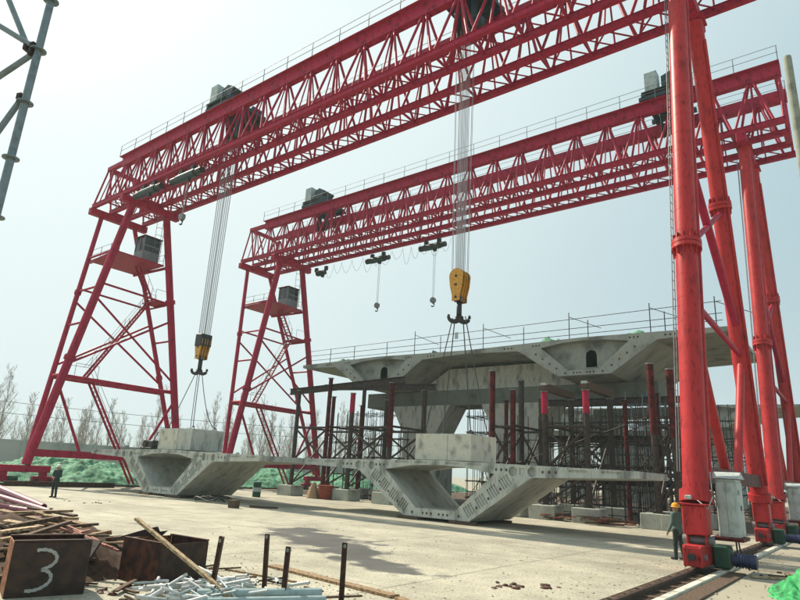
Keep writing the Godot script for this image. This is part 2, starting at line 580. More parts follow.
func make_bogie(parent: Node, at: Vector3, side: float, mlo: Material, big := false) -> void:
	# side: +1 motors on +x
	var g := Node3D.new()
	g.name = "bogie"
	parent.add_child(g, true)
	g.position = at - origin(parent)
	if big:   # equaliser beam over two trucks
		box(g, "equaliser_beam", at + Vector3(0, 1.2, 0), Vector3(0.62, 0.5, 3.6), mlo, 0, 0.03)
		for e in [-1.4, 1.4]:
			box(g, "truck_post", at + Vector3(0, 0.75, e), Vector3(0.4, 0.5, 0.5), mlo, 0, 0.02)
			box(g, "truck", at + Vector3(0, 0.45, e), Vector3(0.5, 0.44, 1.5), mlo, 0, 0.03)
			for q in [-0.45, 0.45]:
				bar(g, "wheel", at + Vector3(-0.29, 0.33, e + q), at + Vector3(0.29, 0.33, e + q), 0.2, M.steel_dark, 18)
		bar(g, "motor", at + Vector3(0.4, 0.5, 0.5), at + Vector3(0.4, 0.5, 1.1), 0.17, M.green_dark, 14)
		return
	box(g, "upper_box", at + Vector3(0, 1.42, 0), Vector3(0.66, 0.82, 0.72), mlo, 0, 0.03)
	box(g, "cap_plate", at + Vector3(0, 1.86, 0), Vector3(0.82, 0.05, 0.88), mlo, 0, 0.01)
	bar(g, "pivot_pin", at + Vector3(-0.42, 0.86, 0), at + Vector3(0.42, 0.86, 0), 0.13, M.steel_grey, 14)
	for s in [-1, 1]:
		box(g, "pivot_plate", at + Vector3(0.25 * s, 0.88, 0), Vector3(0.06, 0.4, 0.5), mlo, 0, 0.015)
		box(g, "side_plate", at + Vector3(0.21 * s, 0.46, 0), Vector3(0.07, 0.56, 1.8), mlo, 0, 0.03)
	box(g, "top_plate", at + Vector3(0, 0.73, 0), Vector3(0.52, 0.05, 1.74), mlo, 0, 0.015)
	for s in [-1, 1]:
		bar(g, "wheel", at + Vector3(-0.1, 0.45, 0.55 * s), at + Vector3(0.1, 0.45, 0.55 * s), 0.3, M.steel_dark, 22)
		bar(g, "axle", at + Vector3(-0.3, 0.45, 0.55 * s), at + Vector3(0.3, 0.45, 0.55 * s), 0.08, M.steel_grey, 12)
		box(g, "end_plate", at + Vector3(0, 0.46, 0.92 * s), Vector3(0.48, 0.5, 0.05), mlo, 0, 0.01)
		bar(g, "buffer", at + Vector3(0, 0.46, 0.94 * s), at + Vector3(0, 0.46, 1.06 * s), 0.1, M.black, 12)
	box(g, "gearbox", at + Vector3(0.5 * side, 0.42, -0.62), Vector3(0.46, 0.62, 0.56), M.green_dark, 0, 0.05)
	bar(g, "motor", at + Vector3(0.76 * side, 0.36, -0.62), at + Vector3(1.2 * side, 0.36, -0.62), 0.17, M.blue, 18)
	for k in 5:
		bar(g, "motor_fin", at + Vector3((0.82 + 0.08 * k) * side, 0.36, -0.62), at + Vector3((0.845 + 0.08 * k) * side, 0.36, -0.62), 0.2, M.blue, 16)
	bar(g, "motor_cover", at + Vector3(1.2 * side, 0.36, -0.62), at + Vector3(1.36 * side, 0.36, -0.62), 0.2, M.blue, 16)

func make_crane(zc: float) -> Node3D:
	var o := thing("gantry_crane", Vector3(-27.8, 0, zc), "near red truss gantry crane whose ropes hold both hook blocks", "gantry crane", "red gantry cranes")
	var P := func(x: float, y: float, z: float) -> Vector3: return Vector3(x, y, zc + z)
	var red: Material = M.red
	var xl0 := -57.9
	var xr0 := -1.74
	var pitch_ := 2.53
	var nodes := []
	var x := -21.3 + pitch_ * 7.0
	while x > -57.0:
		nodes.append(x)
		x -= pitch_
	for t in [-1.0, 1.0]:
		var g := Node3D.new()
		g.name = "truss"
		o.add_child(g, true)
		g.position = Vector3(0, YB, t * 1.77)
		box(g, "top_chord", P.call((-55.0 + xr0) / 2, YT - 0.48, t * 1.77), Vector3(xr0 + 55.0, 0.96, 0.5), red, 0, 0.02)
		box(g, "top_chord_end", P.call((xl0 - 55.0) / 2, YT - 0.42, t * 1.77), Vector3(2.9, 0.42, 0.4), red, 0, 0.02)
		box(g, "trolley_rail", P.call((-55.0 + xr0) / 2, YT + 0.045, t * 1.77), Vector3(xr0 + 54.8, 0.09, 0.1), M.steel_dark, 0, 0.01)
		for s in [-1.0, 1.0]:
			var zl: float = t * 1.77 + s * 0.86
			box(g, "lower_chord", P.call((xl0 + xr0) / 2, YB + 0.2, zl), Vector3(xr0 - xl0, 0.36, 0.2), red, 0, 0.015)
			# flange plate under and over the lower chord
			box(g, "chord_plate", P.call((xl0 + xr0) / 2, YB + 0.008, zl), Vector3(xr0 - xl0, 0.024, 0.32), red, 0, 0.006)
			box(g, "chord_plate", P.call((xl0 + xr0) / 2, YB + 0.392, zl), Vector3(xr0 - xl0, 0.024, 0.32), red, 0, 0.006)
			for n in nodes:
				bar(g, "web_post", P.call(n, YT - 1.0, t * 1.77 + s * 0.12), P.call(n, YB + 0.38, zl), 0.055, red, 6)
				for e in [-1.0, 1.0]:
					var xb: float = n + e * pitch_ * 0.5
					if xb > xl0 + 0.2 and xb < xr0 - 0.1:
						bar(g, "web_diagonal", P.call(n + e * 0.16, YT - 0.94, t * 1.77 + s * 0.14), P.call(xb - e * 0.12, YB + 0.38, zl), 0.088, red, 8)
			bar(g, "end_post", P.call(xl0 + 0.1, YT - 0.6, t * 1.77 + s * 0.1), P.call(xl0 + 0.1, YB + 0.38, zl), 0.09, red)
			bar(g, "end_post", P.call(xr0 - 0.15, YT - 1.08, t * 1.77 + s * 0.1), P.call(xr0 - 0.15, YB + 0.38, zl), 0.09, red)
		for n in nodes:
			box(g, "gusset", P.call(n, YT - 1.06, t * 1.77), Vector3(0.7, 0.24, 0.28), red, 0, 0.01)
			var xa: float = n - pitch_ * 0.5
			if xa > xl0 + 0.2:
				bar(g, "lacing_bar", P.call(xa, YB + 0.2, t * 1.77 - 0.72), P.call(n, YB + 0.2, t * 1.77 + 0.72), 0.05, red, 6)
				bar(g, "lacing_bar", P.call(n, YB + 0.2, t * 1.77 + 0.72), P.call(minf(n + pitch_ * 0.5, xr0 - 0.2), YB + 0.2, t * 1.77 - 0.72), 0.05, red, 6)
				bar(g, "lacing_bar", P.call(xa, YB + 0.26, t * 1.77 + 0.72), P.call(n, YB + 0.26, t * 1.77 - 0.72), 0.045, red, 6)
				beam(g, "cross_strut", P.call(xa, YB + 0.2, t * 1.77 - 0.72), P.call(xa, YB + 0.2, t * 1.77 + 0.72), 0.12, 0.12, red)
		# walkway railing on the outer side
		var zr: float = t * 2.2
		beam(g, "walkway", P.call((-55.0 + xr0) / 2 - 26.63, YT - 0.04, t * 2.2), P.call(xr0, YT - 0.04, t * 2.2), 0.3, 0.05, red)
		var xp := -55.0
		while xp < xr0 + 0.1:
			bar(g, "railing_post", P.call(xp, YT, zr + t * 0.1), P.call(xp, YT + 1.15, zr + t * 0.1), 0.028, M.steel_grey, 6)
			xp += 2.66
		for y in [0.6, 1.14]:
			bar(g, "handrail", P.call(-55.0, YT + y, zr + t * 0.1), P.call(xr0, YT + y, zr + t * 0.1), 0.02, M.steel_grey, 6)
	# ties between the two trusses
	for xt in [xl0 + 0.15, -51.76, XR, xr0 - 0.2]:
		box(o, "end_tie", P.call(xt, YB + 0.2, 0), Vector3(0.4, 0.34, 1.5), red, 0, 0.02)
	for xt in [xl0 + 0.15, xr0 - 0.3]:
		box(o, "top_tie", P.call(xt, YT - 0.45, 0), Vector3(0.35, 0.4, 2.9), red, 0, 0.02)
	# head beams over the legs
	for xt in [-57.6, -51.76, XR]:
		box(o, "head_beam", P.call(xt, YB - 0.36, 0), Vector3(0.6, 0.66, 5.9), red, 0, 0.03)

	# right hand legs
	for s in [-1.0, 1.0]:
		var top: Vector3 = P.call(XR, YB - 0.7, s * 1.85)
		var foot: Vector3 = P.call(XR, 1.9, s * 6.25)
		var d := (foot - top).normalized()
		var g := Node3D.new()
		g.name = "leg"
		o.add_child(g, true)
		g.position = foot - origin(o)
		bar(g, "tube", top, foot - d * 0.3, 0.37, M.red_lo, 32)
		bar(g, "foot_collar", foot - d * 0.34, foot, 0.47, M.red_lo, 24)
		box(g, "head_plate", top + Vector3(0, 0.02, 0), Vector3(0.95, 0.08, 1.1), red, 0, 0.01)
		flange(g, top.lerp(foot, 0.62 if s > 0 else 0.41), d, 0.37, M.red_lo)
		var nring := 26
		for k in nring:
			var p := top.lerp(foot, (k + 0.5) / nring)
			bar(g, "weld_seam", p - d * 0.012, p + d * 0.012, 0.374, M.red_lo, 32)
		# conduit pipe and rung ladder along the tube
		var off := Vector3(0.36, 0, -0.2 * s)
		bar(g, "conduit", top + off + d * 1.2, foot + off - d * 0.7, 0.07, M.red_lo, 10)
		if s > 0:
			for e in [-0.16, 0.16]:
				bar(g, "ladder_rail", top + Vector3(-0.47, 0, e) + d * 1.0, foot + Vector3(-0.47, 0, e) - d * 0.9, 0.018, M.steel_grey, 6)
			for k in 56:
				var p := top.lerp(foot, 0.06 + k * 0.0158)
				bar(g, "ladder_rung", p + Vector3(-0.47, 0, -0.16), p + Vector3(-0.47, 0, 0.16), 0.012, M.steel_grey, 5)
		# cable loop by the foot
		put(g, "cable", sweep([foot + Vector3(0.1, 0.1, s * 0.42), foot + Vector3(0.38, -0.15, s * 0.4), foot + Vector3(0.5, 0.2, s * 0.2), foot + Vector3(0.44, 0.9, 0)], 0.02), M.cab_grey, Transform3D())
		make_bogie(o, P.call(XR, 0.0, s * 6.35), 1.0, M.red_lo)
	var leg := func(s: float, y: float) -> Vector3:
		var top: Vector3 = P.call(XR, YB - 0.7, s * 1.85)
		var foot: Vector3 = P.call(XR, 1.9, s * 6.25)
		return top.lerp(foot, (top.y - y) / (top.y - foot.y))
	bar(o, "brace", leg.call(1.0, 15.6), leg.call(-1.0, 9.6), 0.17, red, 14)
	bar(o, "brace", leg.call(-1.0, 15.2), leg.call(1.0, 10.6), 0.12, red, 12)
	bar(o, "brace", leg.call(1.0, 8.2), P.call(XR, 2.9, 1.2), 0.17, M.red_lo, 14)
	bar(o, "brace", leg.call(-1.0, 8.2), P.call(XR, 2.9, -1.2), 0.17, M.red_lo, 14)
	bar(o, "brace", leg.call(-1.0, 8.4), leg.call(1.0, 8.7), 0.12, red, 12)
	beam(o, "sill_beam", P.call(XR, 2.75, 5.9), P.call(XR, 2.75, -5.9), 0.4, 0.5, M.maroon)
	# electrical cabinet on a bracket
	var cc: Vector3 = P.call(-3.72, 0.95, 5.2)
	var g2 := Node3D.new()
	g2.name = "electrical_cabinet"
	o.add_child(g2, true)
	g2.position = cc - origin(o)
	box(g2, "case", cc + Vector3(0, 0.85, 0), Vector3(0.55, 1.66, 0.95), M.cab_grey, 0, 0.015)
	put(g2, "roof", prism(PackedVector2Array([Vector2(-0.6, 0), Vector2(0.6, 0), Vector2(0.0, 0.2)]), 0.75), M.cab_grey, Transform3D(Basis(Vector3.UP, PI / 2), cc + Vector3(0, 1.69, 0)))
	for e in [-1, 1]:
		box(g2, "door", cc + Vector3(0.285, 0.84, 0.235 * e), Vector3(0.03, 1.5, 0.45), M.cab_grey, 0, 0.008)
		box(g2, "door", cc + Vector3(0.13 * e, 0.84, 0.485), Vector3(0.24, 1.5, 0.03), M.cab_grey, 0, 0.008)
	box(g2, "vent", cc + Vector3(0.306, 1.3, 0.235), Vector3(0.012, 0.14, 0.26), M.steel_grey, 0, 0.004)
	box(g2, "handle", cc + Vector3(0.31, 0.85, 0.05), Vector3(0.03, 0.14, 0.03), M.black, 0, 0.006)
	box(g2, "bracket", cc + Vector3(-0.05, -0.04, 0), Vector3(0.85, 0.1, 1.15), M.maroon, 0, 0.012)
	for e in [-0.2, 0.15]:
		put(g2, "cable", sweep([cc + Vector3(0.1, -0.05, e), cc + Vector3(0.12, -0.4, e * 1.4), cc + Vector3(0.3, -0.7, e * 1.8), cc + Vector3(0.42, -0.84, e * 2.0)], 0.025), M.black, Transform3D())
	beam(o, "cabinet_hanger", cc + Vector3(-0.3, 1.3, 0), P.call(XR, 2.5, 5.2), 0.1, 0.1, M.maroon)
	box(o, "lamp_box", P.call(XR - 0.1, 2.05, 6.75), Vector3(0.18, 0.12, 0.12), M.cab_pale, 0, 0.02)

	# left hand tower: inner pair and outer pair meeting on two bogies
	var inner := func(s: float, y: float) -> Vector3:
		var a: Vector3 = P.call(-51.76, YB - 0.7, s * 1.75)
		var b: Vector3 = P.call(XL + 0.15, 1.5, s * 6.45)
		return a.lerp(b, (a.y - y) / (a.y - b.y))
	var outer := func(s: float, y: float) -> Vector3:
		var a: Vector3 = P.call(-57.6, YB - 0.7, s * 1.75)
		var b: Vector3 = P.call(XL - 0.3, 1.6, s * 6.4)
		return a.lerp(b, (a.y - y) / (a.y - b.y))
	for s in [-1.0, 1.0]:
		var g := Node3D.new()
		g.name = "leg"
		o.add_child(g, true)
		g.position = inner.call(s, 1.5) - origin(o)
		bar(g, "tube", inner.call(s, YB - 0.7), inner.call(s, 1.5), 0.33, red, 24)
		flange(g, inner.call(s, 10.0 if s > 0 else 16.8), inner.call(s, 10.0) - inner.call(s, 12.0), 0.33, red)
		bar(g, "conduit", inner.call(s, 24.0) + Vector3(0.3, 0, 0.2), inner.call(s, 2.5) + Vector3(0.3, 0, 0.2), 0.05, red)
		var g3 := Node3D.new()
		g3.name = "leg"
		o.add_child(g3, true)
		g3.position = outer.call(s, 1.6) - origin(o)
		bar(g3, "tube", outer.call(s, YB - 0.7), outer.call(s, 1.6), 0.21, red, 20)
		flange(g3, outer.call(s, 16.5 if s > 0 else 9.9), outer.call(s, 10.0) - outer.call(s, 12.0), 0.21, red)
		# struts tying outer to inner tube
		for y in [20.2, 16.6, 13.2, 8.6]:
			bar(o, "tie_strut", inner.call(s, y), outer.call(s, y), 0.1 if y > 8.7 else 0.14, red)
		make_bogie(o, P.call(XL, 0.0, s * 6.45), -1.0, red, true)
	# bracing across the tower
	for f in [inner, outer]:
		bar(o, "brace", f.call(1.0, 16.9), f.call(-1.0, 16.6), 0.1, red)
		bar(o, "brace", f.call(1.0, 15.6), f.call(-1.0, 9.2), 0.1, red)
		bar(o, "brace", f.call(-1.0, 15.0), f.call(1.0, 9.5), 0.1, red)
		bar(o, "brace", f.call(1.0, 8.5), f.call(-1.0, 8.4), 0.15, red)
	var midlow: Vector3 = P.call(XL, 2.6, 0.4)
	bar(o, "brace", inner.call(1.0, 7.7), P.call(XL, 2.6, 2.6), 0.12, red)
	bar(o, "brace", inner.call(-1.0, 7.7), P.call(XL, 2.6, -2.6), 0.12, red)
	beam(o, "sill_beam", P.call(XL, 2.4, 6.1), P.call(XL, 2.4, -6.1), 0.4, 0.55, red)
	# platform with control cabin
	box(o, "platform", P.call(-54.4, 20.2, 0.0), Vector3(5.4, 0.12, 4.6), red, 0, 0.02)
	for s in [-1.0, 1.0]:
		beam(o, "platform_beam", P.call(-57.0, 20.05, s * 2.2), P.call(-51.6, 20.05, s * 2.6), 0.16, 0.22, red)
		for xp in [-57.0, -55.2, -53.4, -51.8]:
			bar(o, "railing_post", P.call(xp, 20.2, s * 2.2), P.call(xp, 21.3, s * 2.2), 0.025, M.steel_grey, 6)
		for y in [0.55, 1.1]:
			bar(o, "handrail", P.call(-57.0, 20.2 + y, s * 2.2), P.call(-51.8, 20.2 + y, s * 2.2), 0.02, M.steel_grey, 6)
	var cab := Node3D.new()
	cab.name = "control_cabin"
	o.add_child(cab, true)
	var cp: Vector3 = P.call(-52.9, 20.3, -1.0)
	cab.position = cp - origin(o)
	box(cab, "body", cp + Vector3(0, 0.5, 0), Vector3(1.6, 0.95, 1.7), M.steel_grey, 0, 0.03)
	box(cab, "roof", cp + Vector3(0, 2.4, 0), Vector3(1.8, 0.1, 1.9), M.maroon, 0, 0.02)
	for ex in [-0.74, 0.74]:
		for ez in [-0.8, 0.8]:
			box(cab, "corner_post", cp + Vector3(ex, 1.66, ez), Vector3(0.1, 1.4, 0.1), M.steel_grey, 0, 0.01)
	for ez in [-0.78, 0.78]:
		box(cab, "window", cp + Vector3(0, 1.66, ez), Vector3(1.36, 1.36, 0.03), M.window, 0, 0.005)
		box(cab, "window_bar", cp + Vector3(0, 1.66, ez * 1.06), Vector3(0.05, 1.38, 0.04), M.cab_grey, 0, 0.005)
	for ex in [-0.72, 0.72]:
		box(cab, "window", cp + Vector3(ex, 1.66, 0), Vector3(0.03, 1.36, 1.48), M.window, 0, 0.005)
		box(cab, "window_bar", cp + Vector3(ex * 1.06, 1.5, 0), Vector3(0.04, 0.05, 1.5), M.cab_grey, 0, 0.005)
	# open ladder cage beside the cabin
	for k in 6:
		var pts := []
		for q in 9:
			var a := PI * q / 8.0
			pts.append(cp + Vector3(1.0 + 0.35 * sin(a), 0.4 + k * 0.75, 0.4 * cos(a) - 0.4))
		put(cab, "cage_hoop", sweep(pts, 0.022, 5), M.steel_grey, Transform3D())
	for e in [-0.8, -0.4, 0.0]:
		bar(cab, "cage_strip", cp + Vector3(1.0 + (0.35 if e == -0.4 else 0.0), 0.2, e), cp + Vector3(1.0 + (0.35 if e == -0.4 else 0.0), 4.6, e), 0.02, M.steel_grey, 5)
	# stairs in three flights with landings
	var flights := [[P.call(-54.0, 20.1, -0.9), P.call(-53.6, 16.9, -2.6)], [P.call(-53.3, 16.7, -2.2), P.call(-52.2, 8.6, 2.9)], [P.call(-52.0, 8.4, 2.4), P.call(-51.6, 0.2, -2.6)]]
	for f in flights:
		var g := Node3D.new()
		g.name = "stair_flight"
		o.add_child(g, true)
		var a: Vector3 = f[0]
		var b: Vector3 = f[1]
		g.position = b - origin(o)
		for e in [-0.35, 0.35]:
			beam(g, "stringer", a + Vector3(e, 0, 0), b + Vector3(e, 0, 0), 0.06, 0.18, red)
			bar(g, "handrail", a + Vector3(e, 1.0, 0), b + Vector3(e, 1.0, 0), 0.02, M.steel_grey, 6)
			for k in 4:
				var p := a.lerp(b, (k + 0.5) / 4.0) + Vector3(e, 0, 0)
				bar(g, "rail_post", p, p + Vector3(0, 1.0, 0), 0.018, M.steel_grey, 6)
		var ns := int(absf(a.y - b.y) / 0.32)
		for k in ns:
			var p := a.lerp(b, (k + 0.5) / ns)
			box(g, "tread", p, Vector3(0.66, 0.03, 0.2), red, 0, 0.005)
	box(o, "landing", P.call(-53.2, 16.75, -2.8), Vector3(2.2, 0.1, 1.3), red, 0, 0.02)
	box(o, "landing", P.call(-52.0, 8.5, 3.2), Vector3(1.6, 0.1, 1.9), red, 0, 0.02)
	for q in [[-53.2, 16.8, -2.8, 1.1, 0.65], [-52.0, 8.55, 3.2, 0.8, 0.95]]:
		for ex in [-1.0, 1.0]:
			for ez in [-1.0, 1.0]:
				bar(o, "railing_post", P.call(q[0] + ex * q[3], q[1], q[2] + ez * q[4]), P.call(q[0] + ex * q[3], q[1] + 1.1, q[2] + ez * q[4]), 0.02, M.steel_grey, 6)
			bar(o, "handrail", P.call(q[0] + ex * q[3], q[1] + 1.1, q[2] - q[4]), P.call(q[0] + ex * q[3], q[1] + 1.1, q[2] + q[4]), 0.02, M.steel_grey, 6)
	return o

func make_trolley(x: float, zc: float, rope_to: float, label: String) -> Node3D:
	var o := thing("hoist_trolley", Vector3(x, YT + 0.09, zc), label, "hoist trolley", "hoist trolleys on the crane girders")
	var b := Vector3(x, YT + 0.09, zc)
	for s in [-1.0, 1.0]:
		box(o, "end_truck", b + Vector3(0, 0.42, 1.77 * s), Vector3(3.4, 0.34, 0.34), M.machine, 0, 0.03)
		for e in [-1.2, 1.2]:
			bar(o, "wheel", b + Vector3(e, 0.22, 1.77 * s - 0.08), b + Vector3(e, 0.22, 1.77 * s + 0.08), 0.22, M.steel_dark, 16)
		box(o, "frame_beam", b + Vector3(1.35 * s, 0.68, 0), Vector3(0.3, 0.3, 4.0), M.machine, 0, 0.03)
	box(o, "deck", b + Vector3(0, 0.86, 0), Vector3(2.9, 0.05, 4.2), M.machine, 0, 0.01)
	box(o, "cabinet", b + Vector3(-0.75, 1.75, 1.5), Vector3(0.95, 1.7, 0.9), M.cab_pale, 0, 0.03)
	var hs := prism(PackedVector2Array([Vector2(-0.75, 0), Vector2(0.8, 0), Vector2(0.8, 0.5), Vector2(1.25, 0.95), Vector2(1.2, 1.05), Vector2(0.1, 1.55), Vector2(-0.75, 1.3)]), 2.0)
	put(o, "winch_house", hs, M.machine, Transform3D(Basis().scaled(Vector3(0.78, 0.95, 0.8)), b + Vector3(0.55, 0.89, 0.8)))
	bar(o, "winch_drum", b + Vector3(0.1, 1.35, -1.9), b + Vector3(0.1, 1.35, -0.45), 0.42, M.steel_dark, 22)
	for e in [-1.9, -0.45]:
		bar(o, "drum_flange", b + Vector3(0.1, 1.35, e - 0.03), b + Vector3(0.1, 1.35, e + 0.03), 0.55, M.machine, 22)
	bar(o, "motor", b + Vector3(1.1, 1.2, -1.7), b + Vector3(1.1, 1.2, -0.8), 0.25, M.blue, 16)
	# hanging sheave frame between the trusses
	for s in [-1.0, 1.0]:
		box(o, "hanger_plate", b + Vector3(0.55 * s, -0.75, 0.0), Vector3(0.06, 2.9, 0.7), M.machine, 0, 0.015)
	box(o, "hanger_motor", b + Vector3(1.0, -1.7, 0.1), Vector3(0.6, 0.8, 0.6), M.machine, 0, 0.08)
	box(o, "hanger_box", b + Vector3(-0.1, -0.2, 0.2), Vector3(1.0, 0.9, 0.6), M.machine, 0, 0.05)
	for k in 4:
		var e := -0.42 + 0.28 * k
		bar(o, "sheave", b + Vector3(e - 0.05, -1.9, 0), b + Vector3(e + 0.05, -1.9, 0), 0.36, M.steel_dark, 20)
	if rope_to > 0.0:
		for k in 4:
			var e := -0.42 + 0.28 * k
			for s in [-1.0, 1.0]:
				for q in [-0.035, 0.035]:
					bar(o, "rope", b + Vector3(e + q, -1.9, s * 0.34), Vector3(x + e * 0.78 + q, rope_to, zc + s * 0.26), 0.016, M.wire, 6)
	return o

func hook_shape() -> Mesh:
	# ramshorn hook: shank and two horns, swept
	var st := SurfaceTool.new()
	st.begin(Mesh.PRIMITIVE_TRIANGLES)
	add_sweep(st, [Vector3(0, 0.0, 0), Vector3(0, -0.9, 0)], 0.13, 12)
	for s in [-1.0, 1.0]:
		var pts := []
		for k in 13:
			var a := lerpf(-0.1, PI * 1.12, k / 12.0)
			pts.append(Vector3(s * (0.27 - 0.25 * cos(a)), -0.88 - 0.27 * sin(a), 0))
		add_sweep(st, pts, 0.19, 10, 0.06)
	st.generate_normals()
	return st.commit()

func make_hook_block(x: float, y: float, zc: float, label: String, body: Material) -> Node3D:
	var o := thing("hook_block", Vector3(x, y, zc), label, "hook block", "hook blocks on the near crane")
	var b := Vector3(x, y, zc)
	var pl := PackedVector2Array()
	for k in 17:
		var a := PI * k / 16.0
		pl.append(Vector2(0.44 * cos(a), 0.05 + 0.44 * sin(a)))
	pl.append(Vector2(-0.38, -0.5))
	pl.append(Vector2(-0.24, -1.05))
	pl.append(Vector2(-0.24, -1.35))
	pl.append(Vector2(0.24, -1.35))
	pl.append(Vector2(0.24, -1.05))
	pl.append(Vector2(0.38, -0.5))
	var pm := prism(pl, 0.05)
	# cheek plates face along z (sheave axles along z), housing plates between
	for e in [-0.38, -0.1, 0.1, 0.38]:
		put(o, "cheek_plate", pm, body, Transform3D(Basis(), b + Vector3(0, 0, e)))
	for e in [-0.24, 0.0, 0.24]:
		bar(o, "sheave", b + Vector3(0, 0.05, e - 0.06), b + Vector3(0, 0.05, e + 0.06), 0.37, M.black, 20)
	for yy in [0.05, -0.45, -1.15]:
		bar(o, "bolt", b + Vector3(0, yy, -0.44), b + Vector3(0, yy, 0.44), 0.07, M.black, 10)
	box(o, "cross_head", b + Vector3(0, -1.2, 0), Vector3(0.42, 0.3, 0.7), M.black, 0, 0.04)
	put(o, "hook", hook_shape(), M.black, Transform3D(Basis(Vector3.UP, 0.6).scaled(Vector3(1.0, 1.0, 1.3)), b + Vector3(0, -1.3, 0)))
	return o

func make_hoist(at: Vector3, drop: float, label: String, length := 3.2) -> Node3D:
	var o := thing("electric_hoist", at, label, "hoist", "electric hoists under the girders")
	bar(o, "drum", at + Vector3(-length * 0.3, 0, 0), at + Vector3(length * 0.3, 0, 0), 0.34, M.machine, 20)
	bar(o, "motor", at + Vector3(length * 0.3, 0, 0), at + Vector3(length * 0.5, 0, 0), 0.27, M.black, 18)
	bar(o, "gearbox", at + Vector3(-length * 0.5, 0, 0), at + Vector3(-length * 0.3, 0, 0), 0.3, M.black, 18)
	for e in [-0.8, 0.8]:
		box(o, "hanger", at + Vector3(e, 0.48, 0), Vector3(0.4, 0.5, 0.3), M.black, 0, 0.02)
	box(o, "rope_guide", at + Vector3(0.3, -0.4, 0), Vector3(0.35, 0.3, 0.3), M.black, 0, 0.03)
	if drop > 0.0:
		for e in [-0.1, 0.1]:
			bar(o, "rope", at + Vector3(0.3 + e, -0.4, 0), at + Vector3(0.3 + e * 0.8, -drop, 0), 0.02, M.wire, 5)
		bar(o, "hook_sheave", at + Vector3(0.3, -drop - 0.1, -0.14), at + Vector3(0.3, -drop - 0.1, 0.14), 0.3, M.steel_grey, 16)
		var hp := []
		for k in 9:
			var a := lerpf(0.0, PI * 1.35, k / 8.0)
			hp.append(at + Vector3(0.3 + 0.17 * sin(a) - 0.02, -drop - 0.58 - 0.17 * (1 - cos(a)) + 0.17, 0))
		hp.push_front(at + Vector3(0.3, -drop - 0.3, 0))
		put(o, "hook", sweep(hp, 0.06, 8), M.black, Transform3D())
	return o

# ---------------------------------------------------------------- concrete box girders
const WEB_OUT := [Vector2(5.45, 2.28), Vector2(2.02, 0.0)]

func outer_profile(hw: float) -> PackedVector2Array:
	return PackedVector2Array([Vector2(-hw, 2.72), Vector2(0, 2.9), Vector2(hw, 2.72), Vector2(hw, 2.42), Vector2(5.45, 2.24), Vector2(5.2, 2.1), Vector2(2.05, 0.0), Vector2(-2.05, 0.0), Vector2(-5.2, 2.1), Vector2(-5.45, 2.24), Vector2(-hw, 2.42)])

func inner_profile() -> PackedVector2Array:
	return PackedVector2Array([Vector2(-3.45, 2.33), Vector2(-1.6, 2.6), Vector2(0, 2.66), Vector2(1.6, 2.6), Vector2(3.45, 2.33), Vector2(1.2, 0.42), Vector2(-1.2, 0.42)])

func cut_box(root: CSGCombiner3D, at: Vector3, size: Vector3, turn: float) -> void:
	var b := CSGBox3D.new()
	b.size = size
	b.operation = CSGShape3D.OPERATION_SUBTRACTION
	b.transform = Transform3D(Basis(Vector3.BACK, turn), at)
	root.add_child(b)

func cut_round(root: CSGCombiner3D, at: Vector3, r: float, depth: float) -> void:
	var c := CSGCylinder3D.new()
	c.radius = r
	c.height = depth
	c.sides = 14
	c.operation = CSGShape3D.OPERATION_SUBTRACTION
	c.transform = Transform3D(Basis(Vector3.RIGHT, PI / 2), at)
	root.add_child(c)

# front face at z = 0, body runs to -length; returns a CSG tree (one mesh)
func box_girder(hw: float, length: float, hollow: float, detail: int) -> CSGCombiner3D:
	var root := CSGCombiner3D.new()
	var p := CSGPolygon3D.new()
	p.polygon = outer_profile(hw)
	p.depth = length
	root.add_child(p)
	var h := CSGPolygon3D.new()
	h.polygon = inner_profile()
	h.depth = hollow + 0.5
	h.operation = CSGShape3D.OPERATION_SUBTRACTION
	h.position = Vector3(0, 0, 0.5)
	root.add_child(h)
	for s in [-1.0, 1.0]:
		# shear key slots across the webs
		var a := Vector2(1.75 * s, 0.32)
		var b := Vector2(4.35 * s, 2.2)
		var ang := atan2(b.y - a.y, b.x - a.x)
		if detail > 1:
			for gk in 4:
				for k in 4:
					var q := a.lerp(b, 0.05 + gk * 0.255 + k * 0.047)
					cut_box(root, Vector3(q.x, q.y, 0), Vector3(0.1, 0.54, 0.14), ang)
				if gk < 3:
					var q2 := a.lerp(b, 0.05 + gk * 0.255 + 0.195)
					cut_round(root, Vector3(q2.x + 0.08 * s, q2.y - 0.1, 0), 0.075, 0.3)
		else:
			for k in 4:
				var q := a.lerp(b, 0.15 + 0.22 * k)
				cut_round(root, Vector3(q.x, q.y, 0), 0.09, 0.3)
		# flange duct holes and anchor pockets
		for k in 3:
			cut_round(root, Vector3(s * (3.55 + 0.28 * k), 2.55, 0), 0.075, 0.3)
			cut_round(root, Vector3(s * (6.0 + 0.32 * k), 2.52, 0), 0.075, 0.3)
		if detail > 1:
			for e in [4.45, 5.45]:
				cut_round(root, Vector3(s * e, 2.5, 0), 0.23, 0.36)
			cut_box(root, Vector3(s * 4.95, 2.5, 0), Vector3(0.3, 0.32, 0.1), 0)
			for e in [1.0, 2.3, 7.7, 9.2]:
				cut_box(root, Vector3(s * e, 2.755 if e < 3 else 2.62, 0), Vector3(0.85, 0.1, 0.12), 0)
		for k in 3:
			cut_round(root, Vector3(s * (0.25 + 0.26 * k), 0.2, 0), 0.07, 0.3)
		cut_round(root, Vector3(s * 1.45, 0.2, 0), 0.08, 0.3)
	return root

func make_segment(called: String, at: Vector3, label: String) -> Node3D:
	var r := box_girder(10.4, 4.4, 5.0, 2)
	r.name = named(called)
	r.material_override = M.concrete
	add_child(r)
	r.position = at
	tag(r, label, "girder segment", "precast segments on the yard")
	return r

